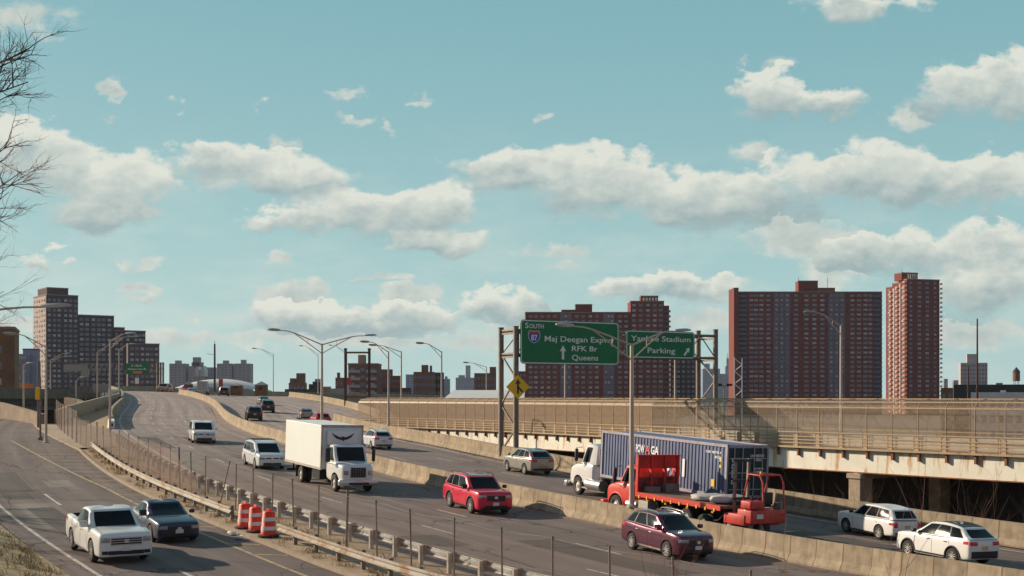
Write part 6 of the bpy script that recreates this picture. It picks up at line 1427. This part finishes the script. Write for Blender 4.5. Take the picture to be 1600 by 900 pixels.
m = MB(); m.box(CX1 + .2, CX0 - 1, -.5, -.35, .95, 1.26); m.box(CX1 + .2, CX0 - 1, .35, .5, .95, 1.26); m.box(CX1, CX1 + .2, -1.2, 1.2, 1.05, 1.265); m.box(CX1 + .1, CX1 + .25, -1.0, 1.0, .5, .62); m.box(CX1 + .12, CX1 + .22, -.8, -.7, .6, 1.1); m.box(CX1 + .12, CX1 + .22, .7, .8, .6, 1.1); m.box(-8.1, -7.9, -.9, -.8, .2, 1.0); m.box(-8.1, -7.9, .8, .9, .2, 1.0); m.build('trailer_chassis', MT['under'], o)
dual(o, CX1 + 1.6, 1.2, .5); dual(o, CX1 + 2.85, 1.2, .5)
for sg in (1, -1): m = MB(); m.box(CX1 - .02, CX1 + .0, sg * .6, sg * .95, 1.1, 1.22); m.build('taillight', MT['lamp_red'], o)
semi = o
# red flatbed with headboard
redt = mat('truck_red', (.62, .045, .028), .45, 0, .5, nscale=2, namt=.15, coat=.3); redd = mat('headboard_red', (.62, .022, .014), .6, nscale=1.5, namt=.3)
o = empty('flatbed_truck', (0, 0, 0), 'red flatbed truck with tall red headboard and bare wooden deck', 'truck', G_FAR); W2 = 1.14
cab = truck_cab(o, redt, [(1.05, 1.15, .70, .60), (1.0, 1.42, .80, .52), (.75, 1.56, .90, .5), (.2, 1.68, .96, .5), (-.2, 1.76, .97, .5), (-.55, 1.76, .97, .5), (-1.1, 1.76, .97, .55), (-1.6, 1.76, .97, .60)], (-.08, -.62, -1.5, -1.56, 1.66, 1.68, 2.60, 1.03, .92, .12), .52, W2)
D = Decal(cab); D.quad('x', 1, -.46, .46, .8, 1.3, na=6, nb=5, th=.02).build('grille', MT['black'], o, 60)
for sg in (1, -1): D.quad('x', 1, sg * .58, sg * .86, .95, 1.18, na=4, nb=3, th=.02).build('headlight', MT['lamp_clear'], o, 60); truck_mirror(o, -.35, sg * 1.05, 2.05, sg)
m = MB(); m.bbox(.92, 1.22, -1.18, 1.18, .4, .72, .05); m.build('front_bumper', redt, o, 50)
for sg in (1, -1):
    m = MB(); pts = [(math.cos(R(a)) * .64, sg * 1.06, .52 + math.sin(R(a)) * .64) for a in range(-5, 186, 15)]; m.tube(pts, .06, 8); m.build('fender_flare', redt, o, 50)
    m = MB(); m.tube([(-.95, sg * .92, .68), (-1.75, sg * .92, .68)], .28, 14); m.build('fuel_tank', MT['chrome'], o, 40)
    m = MB(); m.box(-2.7, -1.95, sg * .65, sg * 1.15, .5, 1.0); m.build('tool_box', MT['galv'], o)
FX0, FX1 = -1.8, -8.1; FZ = 1.34
m = MB(); m.box(FX1, FX0, -1.22, 1.22, FZ - .1, FZ); 
for i in range(8): y = -1.22 + i * .305 + .02; m.box(FX1 + .02, FX0 - .02, y, y + .265, FZ + .001, FZ + .03)
m.build('deck', mat('deck_timber', (.20, .11, .075), .85, nscale=3, namt=.35), o)
for sg in (1, -1):
    m = MB(); m.box(FX1, FX0, sg * 1.225 - .03, sg * 1.225 + .03, FZ - .18, FZ + .045); m.build('side_rail', redt, o)
    m = MB()
    for i in range(10): x = FX0 - .35 - i * .62; m.box(x - .04, x + .04, sg * 1.26, sg * 1.29, FZ - .24, FZ - .1)
    m.build('stake_pocket', MT['sign_yellow'], o)
    for x in (-2.8, -4.2, -5.8, -7.6): m = MB(); m.box(x - .07, x + .07, sg * 1.24, sg * 1.27, FZ - .33, FZ - .24); m.build('marker_lamp', MT['lamp_amber'], o)
# headboard with slots
m = MB(); hz0, hz1 = FZ + .03, 3.08
for (y0, y1, z0, z1) in ((-1.25, 1.25, hz0, 2.12), (-1.25, 1.25, 2.5, hz1), (-1.25, -1.08, 2.121, 2.499), (-.46, -.36, 2.121, 2.499), (.36, .46, 2.121, 2.499), (1.08, 1.25, 2.121, 2.499)): m.box(FX0 - .08, FX0, y0, y1, z0, z1)
m.build('headboard', redd, o)
m = MB()
for y in (-1.2, -.4, .4, 1.2): m.box(FX0 - .16, FX0 - .082, y - .05, y + .05, hz0, hz1)
m.box(FX0 - .17, FX0 + .02, -1.28, 1.28, hz1, hz1 + .08); m.build('headboard_rib', redd, o)
m = MB(); m.box(FX0 - .13, FX0 - .085, -1.15, 1.15, hz0 + .05, 2.05); m.build('gear_panel', mat('scuffed_gear', (.30, .02, .014), .8, nscale=2.6, ncol=(.03, .014, .012), thresh=(.40, .58)), o)
m = MB(); m.bbox(FX0 - .55, FX0 - .18, -1.0, -.2, FZ + .03, FZ + .42, .02); m.bbox(FX0 - .5, FX0 - .18, .1, .9, FZ + .03, FZ + .30, .02); m.build('gear_box', MT['galv_dark'], o)
m = MB(); m.box(FX1 + .1, -.4, -.45, -.3, .75, 1.1); m.box(FX1 + .1, -.4, .3, .45, .75, 1.1)
for i in range(8): x = FX0 - .5 - i * .76; m.box(x - .04, x + .04, -1.15, 1.15, 1.1, FZ - .11)
m.build('chassis', MT['under'], o)
dual(o, -4.35, 1.2, .5); dual(o, -5.6, 1.2, .5); dual(o, -6.85, 1.2, .44)
flat = o
def sack(name, label, x, y, l, w, h, par, seed, group=None):
    rng = random.Random(seed); rs = []
    for i in range(9):
        u = i / 8; k = math.sin(math.pi * min(.97, max(.03, u))) ** .35; rs.append([((u - .5) * l, math.copysign(abs(math.cos(a)) ** .6, math.cos(a)) * w / 2 * k * (1 + rng.uniform(-.07, .07)), h / 2 + math.copysign(abs(math.sin(a)) ** .6, math.sin(a)) * h / 2 * k * (1 + rng.uniform(-.22, .22))) for a in [2 * math.pi * j / 14 for j in range(14)]])
    m = MB(); m.rings(rs, 0); ob = m.build(name, mat('sack_white_' + str(seed), (.46, .43, .41), .7, nscale=4, namt=.15), None, 60); return tag(ob, label, 'bundle', group)
k1 = sack('bundle', 'lumpy white wrapped bundle lying on the red flatbed, farther from the forklift', 0, 0, 1.4, 2.0, .30, None, 1, 'bundles on the flatbed'); k2 = sack('bundle', 'lumpy white wrapped bundle lying on the red flatbed, touching the forklift mast', 0, 0, 1.2, 2.0, .40, None, 2, 'bundles on the flatbed')
sF = s_at(966, 3.1, -20, 40)
sF = s_at(962, 2.2, -20, 40)
place(flat, sF, 3.2, 1, 1.0); bpy.context.view_layer.update()
for kb_, x in ((k1, -5.9), (k2, -7.2)): kb_.matrix_world = flat.matrix_world @ Matrix.Translation((x, 0, FZ + .03))
# truck mounted forklift hanging on the tail
redk = mat('forklift_red', (.50, .04, .028), .5, 0, .5, nscale=2.2, namt=.35, coat=.15)
o = empty('forklift', (0, 0, 0), 'small red truck mounted forklift carried on the tail of the flatbed', 'forklift')
m = MB(); m.bbox(-1.9, -.35, -1.15, -.45, .50, .98, .04); m.bbox(-1.9, -.35, .45, 1.15, .50, .98, .04); m.bbox(-2.35, -1.25, -1.1, 1.1, .62, 1.22, .05); m.box(-2.36, -2.34, -.9, -.1, .70, .78); m.bbox(-.5, -.25, -1.15, 1.15, .5, .95, .03); m.build('body', redk, o, 50)
m = MB(); m.bbox(-2.3, -1.5, .3, 1.12, 1.25, 1.62, .06); m.build('engine_cover', redk, o, 50)
m = MB(); m.tube([(-1.95, .75, 1.6), (-1.95, .75, 1.85)], .07, 8); m.build('exhaust', MT['black'], o, 40)
m = MB()
for y in (-1.05, .25): m.tube([(-.40, y, .95), (-1.0, y, 2.72), (-1.85, y, 2.72), (-2.12, y, 2.4), (-2.27, y, 1.1)], .045, 8)
m.tube([(-1.0, -1.05, 2.72), (-1.0, .25, 2.72)], .04, 8); m.tube([(-1.85, -1.05, 2.72), (-1.85, .25, 2.72)], .04, 8); m.tube([(-1.45, -1.05, 2.72), (-1.45, .25, 2.72)], .03, 8); m.build('roll_cage', redk, o, 50)
m = MB(); m.lathe([(.08, 2.74), (.08, 2.87), (.05, 2.91)], 10, 0, Matrix.Translation((-1.9, .2, 0)), True); m.build('beacon', MT['lamp_amber'], o, 40)
m = MB(); m.bbox(-1.65, -1.2, -.75, -.1, 1.28, 1.42, .04); m.bbox(-1.75, -1.62, -.75, -.1, 1.4, 1.95, .04); m.build('seat', MT['black'], o, 50)
m = MB(); m.tube([(-.8, -.42, 1.2), (-.95, -.42, 1.65)], .03, 6); m.lathe([(.17, -.015), (.19, 0), (.17, .015)], 12, 0, Matrix.Translation((-.96, -.42, 1.66)) @ Matrix.Rotation(.5, 4, 'Y')); m.build('steering_wheel', MT['black'], o, 40)
for y in (-.42, .42): m = MB(); m.box(-.18, -.06, y - .07, y + .07, .35, 3.35); m.build('mast_rail', MT['galv_dark'], o)
for z0, z1 in ((3.22, 3.33), (2.3, 2.4), (1.5, 1.6)): m = MB(); m.box(-.19, -.05, -.5, .5, z0, z1); m.build('mast_crossbar', MT['black'], o)
m = MB(); m.box(-.05, .0, -.55, .55, .8, 1.4); m.build('fork_carriage', MT['black'], o)
m = MB(); m.tube([(-2.25, -.85, 1.25), (-2.25, -.85, 1.62)], .06, 8); m.bbox(-2.1, -1.7, -1.05, -.8, 1.2, 1.5, .03); m.build('gas_tank', MT['galv_dark'], o, 40)
for y in (-.9, .9): m = MB(); m.box(-2.37, -2.345, y - .1, y + .1, .95, 1.05); m.build('taillight', MT['lamp_red'], o)
for y in (-.3, .3): m = MB(); m.box(-.04, .05, y - .06, y + .06, .75, 1.5); m.box(.05, 1.0, y - .06, y + .06, .75, .8); m.build('fork', MT['black'], o)
m = MB(); m.tube([(-.3, 1.1, .9), (.2, 1.15, .55), (.7, 1.1, .5), (1.0, .9, .7)], .035, 6); m.build('hydraulic_hose', MT['black'], o, 40)
for sg in (1, -1): wheel(o, -.55, sg * .92, .40, .32, 'steel')
wheel(o, -2.0, -.0, .36, .3, 'steel')
m = MB(); m.box(-2.37, -2.352, .35, .75, .85, 1.05); m.build('data_plate', MT['plate'], o)
fk = o
fk.matrix_world = flat.matrix_world @ Matrix.Translation((FX1 + .2, 0, .16)) @ Matrix.Diagonal((.83, .9, .98, 1))
# semi: rear corner of the container at px 1137
sR = s_at(1137, 5.9, -20, 30)
place(semi, sR + 13.75, 7.1, 1, 1.0)
o = empty('box_van', (0, 0, 0), 'small white box truck near the crest beside the slim hut', 'truck', G_FAR)
m = MB(); m.bbox(-4.2, -1.0, -1.15, 1.15, .9, 3.0, .04); m.build('cargo_box', white2, o); m = MB(); m.bbox(-.98, 1.2, -1.0, 1.0, .5, 1.5, .1); m.bbox(-.98, .5, -.98, .98, 1.45, 2.3, .12); m.build('cab', white, o, 50)
m = MB(); m.box(-4.22, -4.201, -1.0, 1.0, 1.0, 2.9); m.build('rear_door', MT['galv'], o)
for x in (.6, -3.2):
    for sg in (1, -1): wheel(o, x, sg * .95, .4, .26, 'steel')
place(o, 231, 4.6, 1, 1.0)
print('objects', len(bpy.data.objects))
